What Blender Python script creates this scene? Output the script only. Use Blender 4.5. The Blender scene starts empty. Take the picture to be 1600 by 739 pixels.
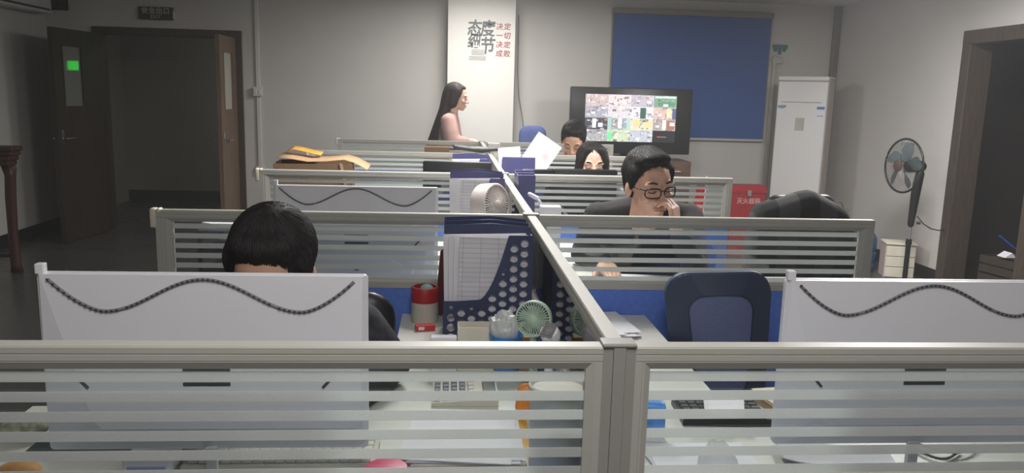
import bpy, bmesh, math, random
from mathutils import Vector, Matrix, Euler
random.seed(7)
R = math.radians
C = bpy.context.scene.collection
sc = bpy.context.scene

# ------------------------------------------------------------------ camera
CAM = dict(f=1250.45, yaw=0.0806998, pitch=0.1733527, roll=0.0269571, h=1.50447)
def make_camera():
    cd = bpy.data.cameras.new('camera'); co = bpy.data.objects.new('camera', cd); C.objects.link(co)
    y, p, r = CAM['yaw'], CAM['pitch'], CAM['roll']
    fw = Vector((math.sin(y)*math.cos(p), math.cos(y)*math.cos(p), -math.sin(p)))
    rt = Vector((math.cos(y), -math.sin(y), 0)); up = rt.cross(fw)
    r2 = rt*math.cos(r) + up*math.sin(r); u2 = up*math.cos(r) - rt*math.sin(r)
    M = Matrix((r2, u2, -fw)).transposed().to_4x4(); M.translation = (0, 0, CAM['h'])
    co.matrix_world = M
    cd.sensor_fit = 'HORIZONTAL'; cd.sensor_width = 36.0; cd.lens = CAM['f']/1600*36.0
    cd.clip_start = .05; cd.clip_end = 60
    sc.camera = co
make_camera()

# ------------------------------------------------------------------ light and exposure
w = bpy.data.worlds.new('world'); sc.world = w; w.use_nodes = True
w.node_tree.nodes['Background'].inputs[0].default_value = (.55, .6, .7, 1)
w.node_tree.nodes['Background'].inputs[1].default_value = .15
vs = w.node_tree.nodes.new('ShaderNodeVolumeScatter'); vs.inputs['Density'].default_value = .010; vs.inputs['Anisotropy'].default_value = .2   # thin haze added to lift the blacks, standing in for lens veil
w.node_tree.links.new(vs.outputs[0], w.node_tree.nodes['World Output'].inputs['Volume'])
sc.view_settings.view_transform = 'Standard'; sc.view_settings.look = 'None'
sc.view_settings.gamma = 1; sc.view_settings.use_curve_mapping = False
sc.view_settings.exposure = 0.55
# ceiling fixtures: (x, y, length_x, length_y, watts, colour)
LIGHTS = [(0.30, 7.30, .60, .60, 27, (1, .985, .95)),
          (0.30, 3.80, .60, 1.2, 46, (1, .985, .965)),
          (0.10, 0.10, .60, 1.2, 17, (1, .98, .985)),
          (2.80, 4.80, .60, 1.2, 66, (1, .975, .97)),
          (-1.6, 9.80, .30, .60, 3.2, (1, .95, .88))]  # last one: added lamp, out of sight, to brighten the corridor wall
CEIL = 2.56

# ------------------------------------------------------------------ materials
def lin(c): return tuple(((v/255)/12.92 if v/255 <= .04045 else (((v/255)+.055)/1.055)**2.4) for v in c)
MATS = {}
def mat(name, rgb, rough=.5, metal=0, var=.06, scale=14, bump=0, bscale=120, emit=0, stretch=None, spec=.5, rvar=0):
    if name in MATS: return MATS[name]
    m = bpy.data.materials.new(name); m.use_nodes = True; MATS[name] = m
    nt = m.node_tree; b = nt.nodes['Principled BSDF']
    col = lin(rgb)
    tc = nt.nodes.new('ShaderNodeTexCoord'); src = tc.outputs['Object']
    if stretch:
        mp = nt.nodes.new('ShaderNodeMapping'); mp.inputs['Scale'].default_value = stretch
        nt.links.new(src, mp.inputs[0]); src = mp.outputs[0]
    n = nt.nodes.new('ShaderNodeTexNoise'); n.inputs['Scale'].default_value = scale; n.inputs['Detail'].default_value = 4
    nt.links.new(src, n.inputs['Vector'])
    mr = nt.nodes.new('ShaderNodeMapRange'); mr.inputs[1].default_value = .3; mr.inputs[2].default_value = .7
    mr.inputs[3].default_value = 1-var; mr.inputs[4].default_value = 1+var
    nt.links.new(n.outputs[0], mr.inputs[0])
    mx = nt.nodes.new('ShaderNodeVectorMath'); mx.operation = 'SCALE'; mx.inputs[0].default_value = col
    nt.links.new(mr.outputs[0], mx.inputs['Scale']); nt.links.new(mx.outputs[0], b.inputs['Base Color'])
    b.inputs['Roughness'].default_value = rough; b.inputs['Metallic'].default_value = metal
    b.inputs['Specular IOR Level'].default_value = spec
    if rvar:
        m2 = nt.nodes.new('ShaderNodeMapRange'); m2.inputs[3].default_value = rough-rvar; m2.inputs[4].default_value = rough+rvar
        nt.links.new(n.outputs[0], m2.inputs[0]); nt.links.new(m2.outputs[0], b.inputs['Roughness'])
    if bump:
        n2 = nt.nodes.new('ShaderNodeTexNoise'); n2.inputs['Scale'].default_value = bscale
        nt.links.new(src, n2.inputs['Vector'])
        bp = nt.nodes.new('ShaderNodeBump'); bp.inputs['Strength'].default_value = bump; bp.inputs['Distance'].default_value = .002
        nt.links.new(n2.outputs[0], bp.inputs['Height']); nt.links.new(bp.outputs[0], b.inputs['Normal'])
    if emit:
        b.inputs['Emission Color'].default_value = (*col, 1); b.inputs['Emission Strength'].default_value = emit
    return m

def wood(name, a, c, rough=.45, axis='z', scale=3):
    if name in MATS: return MATS[name]
    m = mat(name, a, rough); nt = m.node_tree; b = nt.nodes['Principled BSDF']
    tc = nt.nodes.new('ShaderNodeTexCoord'); mp = nt.nodes.new('ShaderNodeMapping')
    s = [28, 28, 28]; s['xyz'.index(axis)] = 1.6; mp.inputs['Scale'].default_value = s
    nt.links.new(tc.outputs['Object'], mp.inputs[0])
    n = nt.nodes.new('ShaderNodeTexNoise'); n.inputs['Scale'].default_value = scale; n.inputs['Detail'].default_value = 6; n.inputs['Distortion'].default_value = .6
    nt.links.new(mp.outputs[0], n.inputs['Vector'])
    cr = nt.nodes.new('ShaderNodeValToRGB'); cr.color_ramp.elements[0].position = .35; cr.color_ramp.elements[1].position = .68
    cr.color_ramp.elements[0].color = (*lin(a), 1); cr.color_ramp.elements[1].color = (*lin(c), 1)
    nt.links.new(n.outputs[0], cr.inputs[0]); nt.links.new(cr.outputs[0], b.inputs['Base Color'])
    return m

def glass_mat(name, tint=(.93, .96, .95), refl=.06):
    if name in MATS: return MATS[name]
    m = bpy.data.materials.new(name); m.use_nodes = True; MATS[name] = m
    nt = m.node_tree; nt.nodes.remove(nt.nodes['Principled BSDF']); out = nt.nodes['Material Output']
    t = nt.nodes.new('ShaderNodeBsdfTransparent'); t.inputs[0].default_value = (*tint, 1)
    g = nt.nodes.new('ShaderNodeBsdfGlossy'); g.inputs['Roughness'].default_value = .03
    f = nt.nodes.new('ShaderNodeFresnel'); f.inputs[0].default_value = 1.35
    mr = nt.nodes.new('ShaderNodeMath'); mr.operation = 'ADD'; mr.inputs[1].default_value = refl
    mx = nt.nodes.new('ShaderNodeMixShader')
    nt.links.new(f.outputs[0], mr.inputs[0]); nt.links.new(mr.outputs[0], mx.inputs[0])
    nt.links.new(t.outputs[0], mx.inputs[1]); nt.links.new(g.outputs[0], mx.inputs[2]); nt.links.new(mx.outputs[0], out.inputs[0])
    return m

def film_mat(name, rgb, opacity, transl=.45):
    if name in MATS: return MATS[name]
    m = bpy.data.materials.new(name); m.use_nodes = True; MATS[name] = m
    nt = m.node_tree; nt.nodes.remove(nt.nodes['Principled BSDF']); out = nt.nodes['Material Output']
    c = (*lin(rgb), 1)
    t = nt.nodes.new('ShaderNodeBsdfTransparent')
    d = nt.nodes.new('ShaderNodeBsdfDiffuse'); d.inputs[0].default_value = c
    l = nt.nodes.new('ShaderNodeBsdfTranslucent'); l.inputs[0].default_value = c
    tc = nt.nodes.new('ShaderNodeTexCoord'); n = nt.nodes.new('ShaderNodeTexNoise'); n.inputs['Scale'].default_value = 400
    nt.links.new(tc.outputs['Object'], n.inputs[0])
    mr = nt.nodes.new('ShaderNodeMapRange'); mr.inputs[3].default_value = opacity-.06; mr.inputs[4].default_value = opacity+.06
    nt.links.new(n.outputs[0], mr.inputs[0])
    a = nt.nodes.new('ShaderNodeMixShader'); a.inputs[0].default_value = transl
    nt.links.new(d.outputs[0], a.inputs[1]); nt.links.new(l.outputs[0], a.inputs[2])
    b = nt.nodes.new('ShaderNodeMixShader'); nt.links.new(mr.outputs[0], b.inputs[0])
    nt.links.new(t.outputs[0], b.inputs[1]); nt.links.new(a.outputs[0], b.inputs[2]); nt.links.new(b.outputs[0], out.inputs[0])
    return m

def printed(name, rgb=(226, 224, 230), ink=(176, 176, 186), sx=.05, sz=.014):
    if name in MATS: return MATS[name]
    m = mat(name, rgb, .7); nt = m.node_tree; b = nt.nodes['Principled BSDF']
    tc = nt.nodes.new('ShaderNodeTexCoord'); br = nt.nodes.new('ShaderNodeTexBrick')
    mp = nt.nodes.new('ShaderNodeMapping'); mp.inputs['Rotation'].default_value = (R(90), 0, 0)
    nt.links.new(tc.outputs['Object'], mp.inputs[0]); nt.links.new(mp.outputs[0], br.inputs['Vector'])
    br.inputs['Scale'].default_value = 1; br.inputs['Brick Width'].default_value = sx; br.inputs['Row Height'].default_value = sz
    br.inputs['Mortar Size'].default_value = .0007; br.offset = 0
    br.inputs['Color1'].default_value = (*lin(rgb), 1); br.inputs['Color2'].default_value = (*lin(tuple(v-9 for v in rgb)), 1); br.inputs['Mortar'].default_value = (*lin(ink), 1)
    nt.links.new(br.outputs[0], b.inputs['Base Color'])
    return m

WALL = mat('wall_paint', (206, 203, 197), .75, var=.02, scale=3, bump=.05, bscale=300)
COLW = mat('column_paint', (236, 233, 226), .6, var=.01)
CEILM = mat('ceiling_board', (205, 203, 199), .9, bump=.2, bscale=200)
FLOOR = mat('floor_tile', (74, 74, 72), .28, var=.1, scale=2, rvar=.08)
BASE = mat('baseboard_tile', (38, 37, 38), .4)
ALU = mat('aluminium', (186, 184, 175), .42, .0, var=.03, scale=5, spec=.6)
ALUD = mat('aluminium_post', (158, 156, 149), .42, .0, var=.03, scale=5, spec=.6)
CREAMCAP = mat('cream_cap', (226, 218, 202), .5)
FAB = mat('blue_fabric', (100, 136, 226), .9, var=.08, scale=60, bump=.4, bscale=900)
DESK = mat('desk_laminate', (214, 214, 206), .4, var=.02)
WHITE = mat('white_plastic', (222, 221, 225), .28, var=.01)
WHITEM = mat('white_matte', (214, 212, 210), .6, var=.02)
BLACK = mat('black_plastic', (28, 28, 30), .4, var=.1)
BLACKG = mat('black_gloss', (16, 16, 18), .15)
DGREY = mat('dark_grey', (62, 62, 64), .5)
GREY = mat('mid_grey', (130, 130, 128), .5)
SLOT = mat('slot_grey', (88, 87, 92), .6)
CHROME = mat('chrome', (200, 200, 200), .25, 1)
DOORW = wood('dark_door_wood', (40, 31, 25), (62, 48, 38))
DOORW2 = wood('brown_door_wood', (104, 84, 66), (128, 104, 82))
FRAMEW = wood('door_frame_wood', (62, 54, 46), (80, 70, 60))
REDW = wood('red_carved_wood', (48, 26, 20), (78, 42, 30))
SKIN = mat('skin', (206, 160, 134), .5, var=.04, scale=30)
SKINP = mat('pale_skin', (226, 186, 164), .5, var=.03, scale=30)
LIP = mat('lip', (160, 100, 88), .5)
HAIR = mat('black_hair', (34, 31, 31), .6, var=.3, scale=90, spec=.25)
HAIRB = mat('dark_brown_hair', (58, 49, 46), .6, var=.3, scale=90, spec=.25)
JACK = mat('black_jacket', (40, 37, 39), .85, var=.15, scale=25, bump=.4, bscale=60)
TROU = mat('dark_trousers', (38, 40, 48), .9)
PINK = mat('pink_blouse', (194, 158, 149), .8, var=.06, scale=12, bump=.3, bscale=30)
NAVY = mat('navy_plastic', (58, 66, 100), .4, var=.04)
PURP = mat('indigo_plastic', (84, 84, 132), .4, var=.04)
PAPER = mat('paper', (232, 231, 236), .8, var=.015)
PRINT = printed('printed_table_paper')
CARD = mat('cardboard', (134, 104, 78), .85, var=.08, scale=20)
KRAFT = mat('kraft_paper', (196, 160, 122), .8, var=.05)
AMBER = mat('amber_paper', (214, 160, 62), .7)
GLASS = glass_mat('clear_glass')
FROST = film_mat('frosted_film', (236, 238, 236), .78, .55)
CLEARP = film_mat('thin_plastic', (215, 218, 220), .38, .4)
CREAM = mat('cream_plastic', (224, 220, 202), .5)
RED = mat('red_plastic', (176, 30, 34), .45)

# ------------------------------------------------------------------ mesh helpers
ICO = {}
def ico(sub):
    if sub not in ICO:
        t = bmesh.new(); bmesh.ops.create_icosphere(t, subdivisions=sub, radius=1); ICO[sub] = [tuple(v.co) for v in t.verts]; t.free()
    return ICO[sub]
class MB:
    def __init__(self): self.bm = bmesh.new()
    def box(self, x0, x1, y0, y1, z0, z1, M=None):
        ret = bmesh.ops.create_cube(self.bm, size=1)['verts']
        T = Matrix.Translation(((x0+x1)/2, (y0+y1)/2, (z0+z1)/2)) @ Matrix.Diagonal((x1-x0, y1-y0, z1-z0, 1))
        if M: T = M @ T
        bmesh.ops.transform(self.bm, matrix=T, verts=ret); return self
    def bbox(self, x0, x1, y0, y1, z0, z1, b=.004, seg=2, M=None):
        t = bmesh.new(); ret = bmesh.ops.create_cube(t, size=1)['verts']
        bmesh.ops.transform(t, matrix=Matrix.Translation(((x0+x1)/2, (y0+y1)/2, (z0+z1)/2)) @ Matrix.Diagonal((x1-x0, y1-y0, z1-z0, 1)), verts=ret)
        b = min(b, .49*min(x1-x0, y1-y0, z1-z0))
        bmesh.ops.bevel(t, geom=t.edges[:], offset=b, segments=seg, affect='EDGES', profile=.5)
        return self.merge(t, M)
    def merge(self, t, M=None):
        if M: bmesh.ops.transform(t, matrix=M, verts=t.verts)
        me = bpy.data.meshes.new('tmp'); t.to_mesh(me); t.free(); self.bm.from_mesh(me); bpy.data.meshes.remove(me); return self
    def prism(self, pts, h, axis='y', at=0, M=None):
        # pts: 2d polygon; axis y -> (x,z) extruded along y ; z -> (x,y) ; x -> (y,z)
        t = bmesh.new()
        f = {'y': lambda a, b, c: (a, c, b), 'z': lambda a, b, c: (a, b, c), 'x': lambda a, b, c: (c, a, b)}[axis]
        v0 = [t.verts.new(f(a, b, at)) for a, b in pts]; v1 = [t.verts.new(f(a, b, at+h)) for a, b in pts]
        t.faces.new(v0); t.faces.new(v1[::-1]); n = len(pts)
        for i in range(n): t.faces.new((v0[i], v1[i], v1[(i+1) % n], v0[(i+1) % n]))
        bmesh.ops.recalc_face_normals(t, faces=t.faces)
        return self.merge(t, M)
    def cyl(self, p0, p1, r0, r1=None, seg=24, cap=True):
        r1 = r0 if r1 is None else r1
        p0, p1 = Vector(p0), Vector(p1); d = p1-p0
        q = d.to_track_quat('Z', 'Y').to_matrix().to_4x4(); q.translation = (p0+p1)/2
        bmesh.ops.create_cone(self.bm, cap_ends=cap, segments=seg, radius1=r0, radius2=r1, depth=d.length, matrix=q); return self
    def tube(self, pts, r, seg=8, closed=False):
        pts = [Vector(p) for p in pts]; n = len(pts); rs = r if isinstance(r, (list, tuple)) else [r]*n
        rings = []; up = Vector((0, 0, 1))
        for i, p in enumerate(pts):
            a = pts[(i-1) % n] if (closed or i > 0) else p; b = pts[(i+1) % n] if (closed or i < n-1) else p
            t = (b-a).normalized(); u = up if abs(t.dot(up)) < .95 else Vector((1, 0, 0))
            x = t.cross(u).normalized(); y = x.cross(t)
            rings.append([self.bm.verts.new(p+(x*math.cos(k*2*math.pi/seg)+y*math.sin(k*2*math.pi/seg))*rs[i]) for k in range(seg)])
        for i in range(n if closed else n-1):
            A, B = rings[i], rings[(i+1) % n]
            for k in range(seg): self.bm.faces.new((A[k], A[(k+1) % seg], B[(k+1) % seg], B[k]))
        if not closed: self.bm.faces.new(rings[0][::-1]); self.bm.faces.new(rings[-1])
        return self
    def lathe(self, prof, seg=32, M=None, cap=True):
        t = bmesh.new(); rings = []
        for r, z in prof: rings.append([t.verts.new((r*math.cos(k*2*math.pi/seg), r*math.sin(k*2*math.pi/seg), z)) for k in range(seg)])
        for A, B in zip(rings, rings[1:]):
            for k in range(seg): t.faces.new((A[k], A[(k+1) % seg], B[(k+1) % seg], B[k]))
        if cap:
            if prof[0][0] > 1e-4: t.faces.new(rings[0][::-1])
            if prof[-1][0] > 1e-4: t.faces.new(rings[-1])
        bmesh.ops.remove_doubles(t, verts=t.verts, dist=1e-5)
        return self.merge(t, M)
    def ell(self, c, r, rot=(0, 0, 0), sub=3, M=None):
        T = Matrix.Translation(c) @ Euler(rot).to_matrix().to_4x4() @ Matrix.Diagonal((*r, 1))
        if M: T = M @ T
        bmesh.ops.create_icosphere(self.bm, subdivisions=sub, radius=1, matrix=T); return self
    def hull(self, els, M=None, sub=2):
        t = bmesh.new()
        for c, r in els:
            r = (r, r, r) if not isinstance(r, (tuple, list)) else r
            for v in ico(sub): t.verts.new((c[0]+v[0]*r[0], c[1]+v[1]*r[1], c[2]+v[2]*r[2]))
        res = bmesh.ops.convex_hull(t, input=t.verts)
        bad = [v for v in t.verts if not v.link_faces]
        bmesh.ops.delete(t, geom=bad, context='VERTS')
        bmesh.ops.recalc_face_normals(t, faces=t.faces)
        return self.merge(t, M)
    def build(self, name, m, parent=None, smooth=False, angle=None):
        me = bpy.data.meshes.new(name); self.bm.to_mesh(me); self.bm.free()
        if smooth or angle:
            for p in me.polygons: p.use_smooth = True
            if angle: me.set_sharp_from_angle(angle=R(angle))
        return link(name, me, m, parent)
def link(name, me, m, parent=None):
    o = bpy.data.objects.new(name, me); C.objects.link(o)
    if m and not me.materials: me.materials.append(m)
    if parent: o.parent = parent
    return o
def tag(o, label, cat, group=None):
    o['label'] = label; o['category'] = cat
    if group: o['group'] = group
    return o
def thing(name, label, cat, loc=(0, 0, 0), rz=0, group=None, rot=None):
    o = bpy.data.objects.new(name, None); C.objects.link(o); o.empty_display_size = .1
    o.location = loc; o.rotation_euler = rot or (0, 0, rz)
    return tag(o, label, cat, group)
def struct(name, mb, m, parent=None, **k):
    o = mb.build(name, m, parent, **k)
    if not parent: o['kind'] = 'structure'
    return o
def sempty(name, loc=(0, 0, 0), rz=0):
    o = bpy.data.objects.new(name, None); C.objects.link(o); o.location = loc; o.rotation_euler = (0, 0, rz); o['kind'] = 'structure'; o.empty_display_size = .1
    return o
def place(o, x, y, z, rz=0, rot=None):
    o.location = (x, y, z); o.rotation_euler = rot or (0, 0, rz); return o
def text_mesh(name, s, size, m, parent, loc, rot=(R(90), 0, 0), depth=.001, bold=0, align='CENTER', shear=0):
    cu = bpy.data.curves.new(name, 'FONT'); cu.body = s; cu.size = size; cu.align_x = align; cu.align_y = 'CENTER'
    cu.extrude = depth; cu.offset = bold; cu.shear = shear; cu.resolution_u = 3
    o = bpy.data.objects.new('tmptext', cu); C.objects.link(o)
    me = bpy.data.meshes.new_from_object(o.evaluated_get(bpy.context.evaluated_depsgraph_get()))
    bpy.data.objects.remove(o); bpy.data.curves.remove(cu)
    me.materials.clear(); me.name = name
    t = link(name, me, m, parent); t.location = loc; t.rotation_euler = rot
    return t
def remesh(mb, name, m, parent=None, voxel=.006, it=6, fac=.5):
    me = bpy.data.meshes.new(name); mb.bm.to_mesh(me); mb.bm.free()
    o = bpy.data.objects.new('tmp', me); C.objects.link(o)
    md = o.modifiers.new('r', 'REMESH'); md.mode = 'VOXEL'; md.voxel_size = voxel; md.use_smooth_shade = True
    sm = o.modifiers.new('s', 'SMOOTH'); sm.iterations = it; sm.factor = fac
    me2 = bpy.data.meshes.new_from_object(o.evaluated_get(bpy.context.evaluated_depsgraph_get()))
    bpy.data.objects.remove(o); bpy.data.meshes.remove(me)
    for p in me2.polygons: p.use_smooth = True
    me2.name = name; me2.materials.clear()
    return link(name, me2, m, parent)
def copy_tree(o, parent=None):
    c = o.copy(); C.objects.link(c); c.parent = parent
    for ch in o.children: copy_tree(ch, c)
    return c

# ------------------------------------------------------------------ room shell
XL, XR, YB, YF = -4.10, 4.22, 8.70, -2.6
T = .16
DX0, DX1, DZ = -3.60, -2.20, 2.04         # double door opening in the back wall
WX0, WX1, WZ0, WZ1 = 1.80, 3.38, 1.12, 2.36  # window opening
struct('floor', MB().box(XL-T, 6.6, YF, 11.2, -.08, 0), FLOOR)
mb = MB()
mb.box(XL-T, XR+T, YF, YB+T, CEIL, CEIL+.08)
struct('ceiling', mb, CEILM)
mb = MB()
mb.box(XL-T, DX0, YB, YB+T, 0, CEIL).box(DX0, DX1, YB, YB+T, DZ, CEIL).box(DX1, WX0, YB, YB+T, 0, CEIL)
mb.box(WX0, WX1, YB, YB+T, 0, WZ0).box(WX0, WX1, YB, YB+T, WZ1, CEIL).box(WX1, XR+T, YB, YB+T, 0, CEIL)
struct('wall_back', mb, WALL)
struct('wall_left', MB().box(XL-T, XL, YF, YB, 0, CEIL), WALL)
RY0, RY1, RZ = 5.50, 6.36, 2.04           # doorway in the right wall
mb = MB().box(XR, XR+T, YF, RY0, 0, CEIL).box(XR, XR+T, RY1, YB, 0, CEIL).box(XR, XR+T, RY0, RY1, RZ, CEIL)
struct('wall_right', mb, WALL)
struct('wall_front', MB().box(XL-T, XR+T, YF-T, YF, 0, CEIL), WALL)
# column with the lettering
COLF = 8.45
struct('wall_column', MB().box(-.03, .66, COLF, YB, 0, CEIL), COLW)
# corridor beyond the double door
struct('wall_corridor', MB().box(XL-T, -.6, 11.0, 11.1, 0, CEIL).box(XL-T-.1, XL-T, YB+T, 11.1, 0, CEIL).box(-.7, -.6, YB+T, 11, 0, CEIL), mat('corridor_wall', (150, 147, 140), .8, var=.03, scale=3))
struct('ceiling_corridor', MB().box(XL-T, -.6, YB+T, 11.1, CEIL, CEIL+.08), CEILM)
struct('baseboard_corridor', MB().box(XL-T, -.7, 10.985, 11.0, 0, .14), BASE)
# dark side room beyond the right door
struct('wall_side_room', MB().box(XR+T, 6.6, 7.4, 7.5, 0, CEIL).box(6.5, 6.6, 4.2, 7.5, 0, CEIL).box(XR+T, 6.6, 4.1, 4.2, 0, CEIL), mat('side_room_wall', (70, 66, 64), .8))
struct('ceiling_side_room', MB().box(XR+T, 6.6, 4.1, 7.5, CEIL, CEIL+.08), CEILM)
# baseboards
struct('baseboard_left', MB().box(XL, XL+.012, YF, YB, 0, .12), BASE)
struct('baseboard_right', MB().box(XR-.012, XR, RY1+.10, YB, 0, .12).box(XR-.012, XR, YF, RY0-.10, 0, .12), BASE)
struct('baseboard_back', MB().box(XL+.012, DX0-.08, YB-.012, YB, 0, .12).box(DX1+.08, -.03, YB-.012, YB, 0, .12).box(.66, XR-.012, YB-.012, YB, 0, .12), BASE)
# dark corner pipe cover
struct('trim_1', MB().bbox(XR-.075, XR-.001, YB-.06, YB-.001, .13, CEIL, .012), mat('corner_trim', (112, 108, 104), .6))

# double door
d1 = sempty('door_1', ((DX0+DX1)/2, YB, 0))
FW = .075
def jamb(x0, x1, z0, z1): MB().bbox(x0, x1, -.02, T+.0, z0, z1, .006).build('jamb', FRAMED, d1)
FRAMED = wood('dark_frame_wood', (58, 47, 38), (78, 64, 52))
hw = (DX1-DX0)/2
jamb(-hw-FW+.03, -hw+.03, 0, DZ+.05); jamb(hw-.03, hw+FW-.03, 0, DZ+.05)
MB().bbox(-hw-FW+.03, hw+FW-.03, -.022, T, DZ-.02, DZ+.055, .006).build('head_jamb', FRAMED, d1)
def leaf(name, hx, L, ang, wm, pane):
    # leaf hangs from hx, opened into the room; local x runs from hinge to free edge
    e = sempty(name, (hx, YB-.03, 0)); e.rotation_euler = (0, 0, ang)
    th = .02; wx0, wx1, wz0, wz1 = *pane, 1.30, 1.86
    mb = MB().box(0, wx0, -th, th, .01, DZ-.02).box(wx1, L, -th, th, .01, DZ-.02).box(wx0, wx1, -th, th, .01, wz0).box(wx0, wx1, -th, th, wz1, DZ-.02)
    mb.build('leaf_panel', wm, e)
    MB().box(wx0, wx1, -.006, .006, wz0, wz1).build('window_pane', PANEM, e)
    mb = MB()
    for s in (-1, 1):
        mb.box(wx0-.015, wx1+.015, s*th-.003, s*th+.003, wz0-.015, wz0).box(wx0-.015, wx1+.015, s*th-.003, s*th+.003, wz1, wz1+.015)
        mb.box(wx0-.015, wx0, s*th-.003, s*th+.003, wz0, wz1).box(wx1, wx1+.015, s*th-.003, s*th+.003, wz0, wz1)
    mb.build('window_bead', wm, e)
    mb = MB()
    for s in (-1, 1):
        mb.bbox(L-.085, L-.045, s*(th+.004)-.004, s*(th+.004)+.004, .92, 1.08, .003)
        mb.cyl((L-.065, s*th, 1.0), (L-.065, s*(th+.05), 1.0), .009, seg=12)
        mb.tube([(L-.065, s*(th+.05), 1.0), (L-.12, s*(th+.052), 1.0), (L-.19, s*(th+.046), 1.0)], .009)
    mb.build('handle', CHROME, e, angle=40)
    mb = MB()
    for z in (.25, 1.0, 1.8): mb.cyl((0, -th, z-.05), (0, -th, z+.05), .008, seg=10)
    mb.build('hinge', CHROME, e)
    return e
PANEM = mat('door_pane', (120, 122, 116), .04, spec=.8, var=.02)
PANEL2 = mat('door_pane_frosted', (190, 188, 178), .4, var=.02)
leaf('door_2', DX0+.045, .85, R(-97), DOORW, (.40, .70))
_p = PANEM; PANEM = PANEL2
leaf('door_3', DX1-.035, .53, R(-92), DOORW2, (.13, .40))
PANEM = _p

# right doorway frame
d4 = sempty('door_4', (XR, (RY0+RY1)/2, 0))
hy = (RY1-RY0)/2
for s in (-1, 1):
    MB().bbox(-.03, T+.01, min(s*(hy-.02), s*(hy+.09)), max(s*(hy-.02), s*(hy+.09)), 0, RZ+.09, .008).build('jamb', FRAMEW, d4)
MB().bbox(-.032, T+.01, -hy-.09, hy+.09, RZ-.02, RZ+.09, .008).build('head_jamb', FRAMEW, d4)

# window behind the blind
w1 = sempty('window_1', ((WX0+WX1)/2, YB, WZ0))
ww, wh = WX1-WX0, WZ1-WZ0
for n, b in (('window_frame', (-ww/2, ww/2, .04, .10, 0, .05)), ('window_frame', (-ww/2, ww/2, .04, .10, wh-.05, wh)), ('window_frame', (-ww/2, -ww/2+.05, .04, .10, .05, wh-.05)), ('window_frame', (ww/2-.05, ww/2, .04, .10, .05, wh-.05)), ('window_mullion', (-.03, .03, .04, .10, .05, wh-.05))):
    MB().box(*b).build(n, WHITEM, w1)
for s in (-1, 1): MB().box(min(s*.03, s*(ww/2-.05)), max(s*.03, s*(ww/2-.05)), .065, .072, .05, wh-.05).build('window_pane', GLASS, w1)

# ceiling light fixtures
for i, (x, y, lx, ly, wt, col) in enumerate(LIGHTS):
    t = thing('ceiling_light', ['square flush ceiling light in front of the lettered column', 'long flush ceiling light above the desks where the man with glasses sits', 'long flush ceiling light in front of the nearest partition row', 'long flush ceiling light above the aisle beside the right doorway', 'small unseen ceiling light added to brighten the corridor behind the double door'][i], 'ceiling light', (x, y, CEIL), 0)
    MB().bbox(-lx/2-.02, lx/2+.02, -ly/2-.02, ly/2+.02, -.035, 0, .006).build('housing', WHITEM, t)
    MB().box(-lx/2, lx/2, -ly/2, ly/2, -.038, -.0355).build('diffuser', mat('diffuser_glow', (255, 250, 240), .6, emit=2), t)
    ld = bpy.data.lights.new('ceiling_lamp', 'AREA'); ld.shape = 'RECTANGLE'; ld.size = lx; ld.size_y = ly; ld.energy = wt; ld.color = col
    lo = bpy.data.objects.new('ceiling_lamp', ld); C.objects.link(lo); lo.parent = t; lo.location = (0, 0, -.045)

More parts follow.
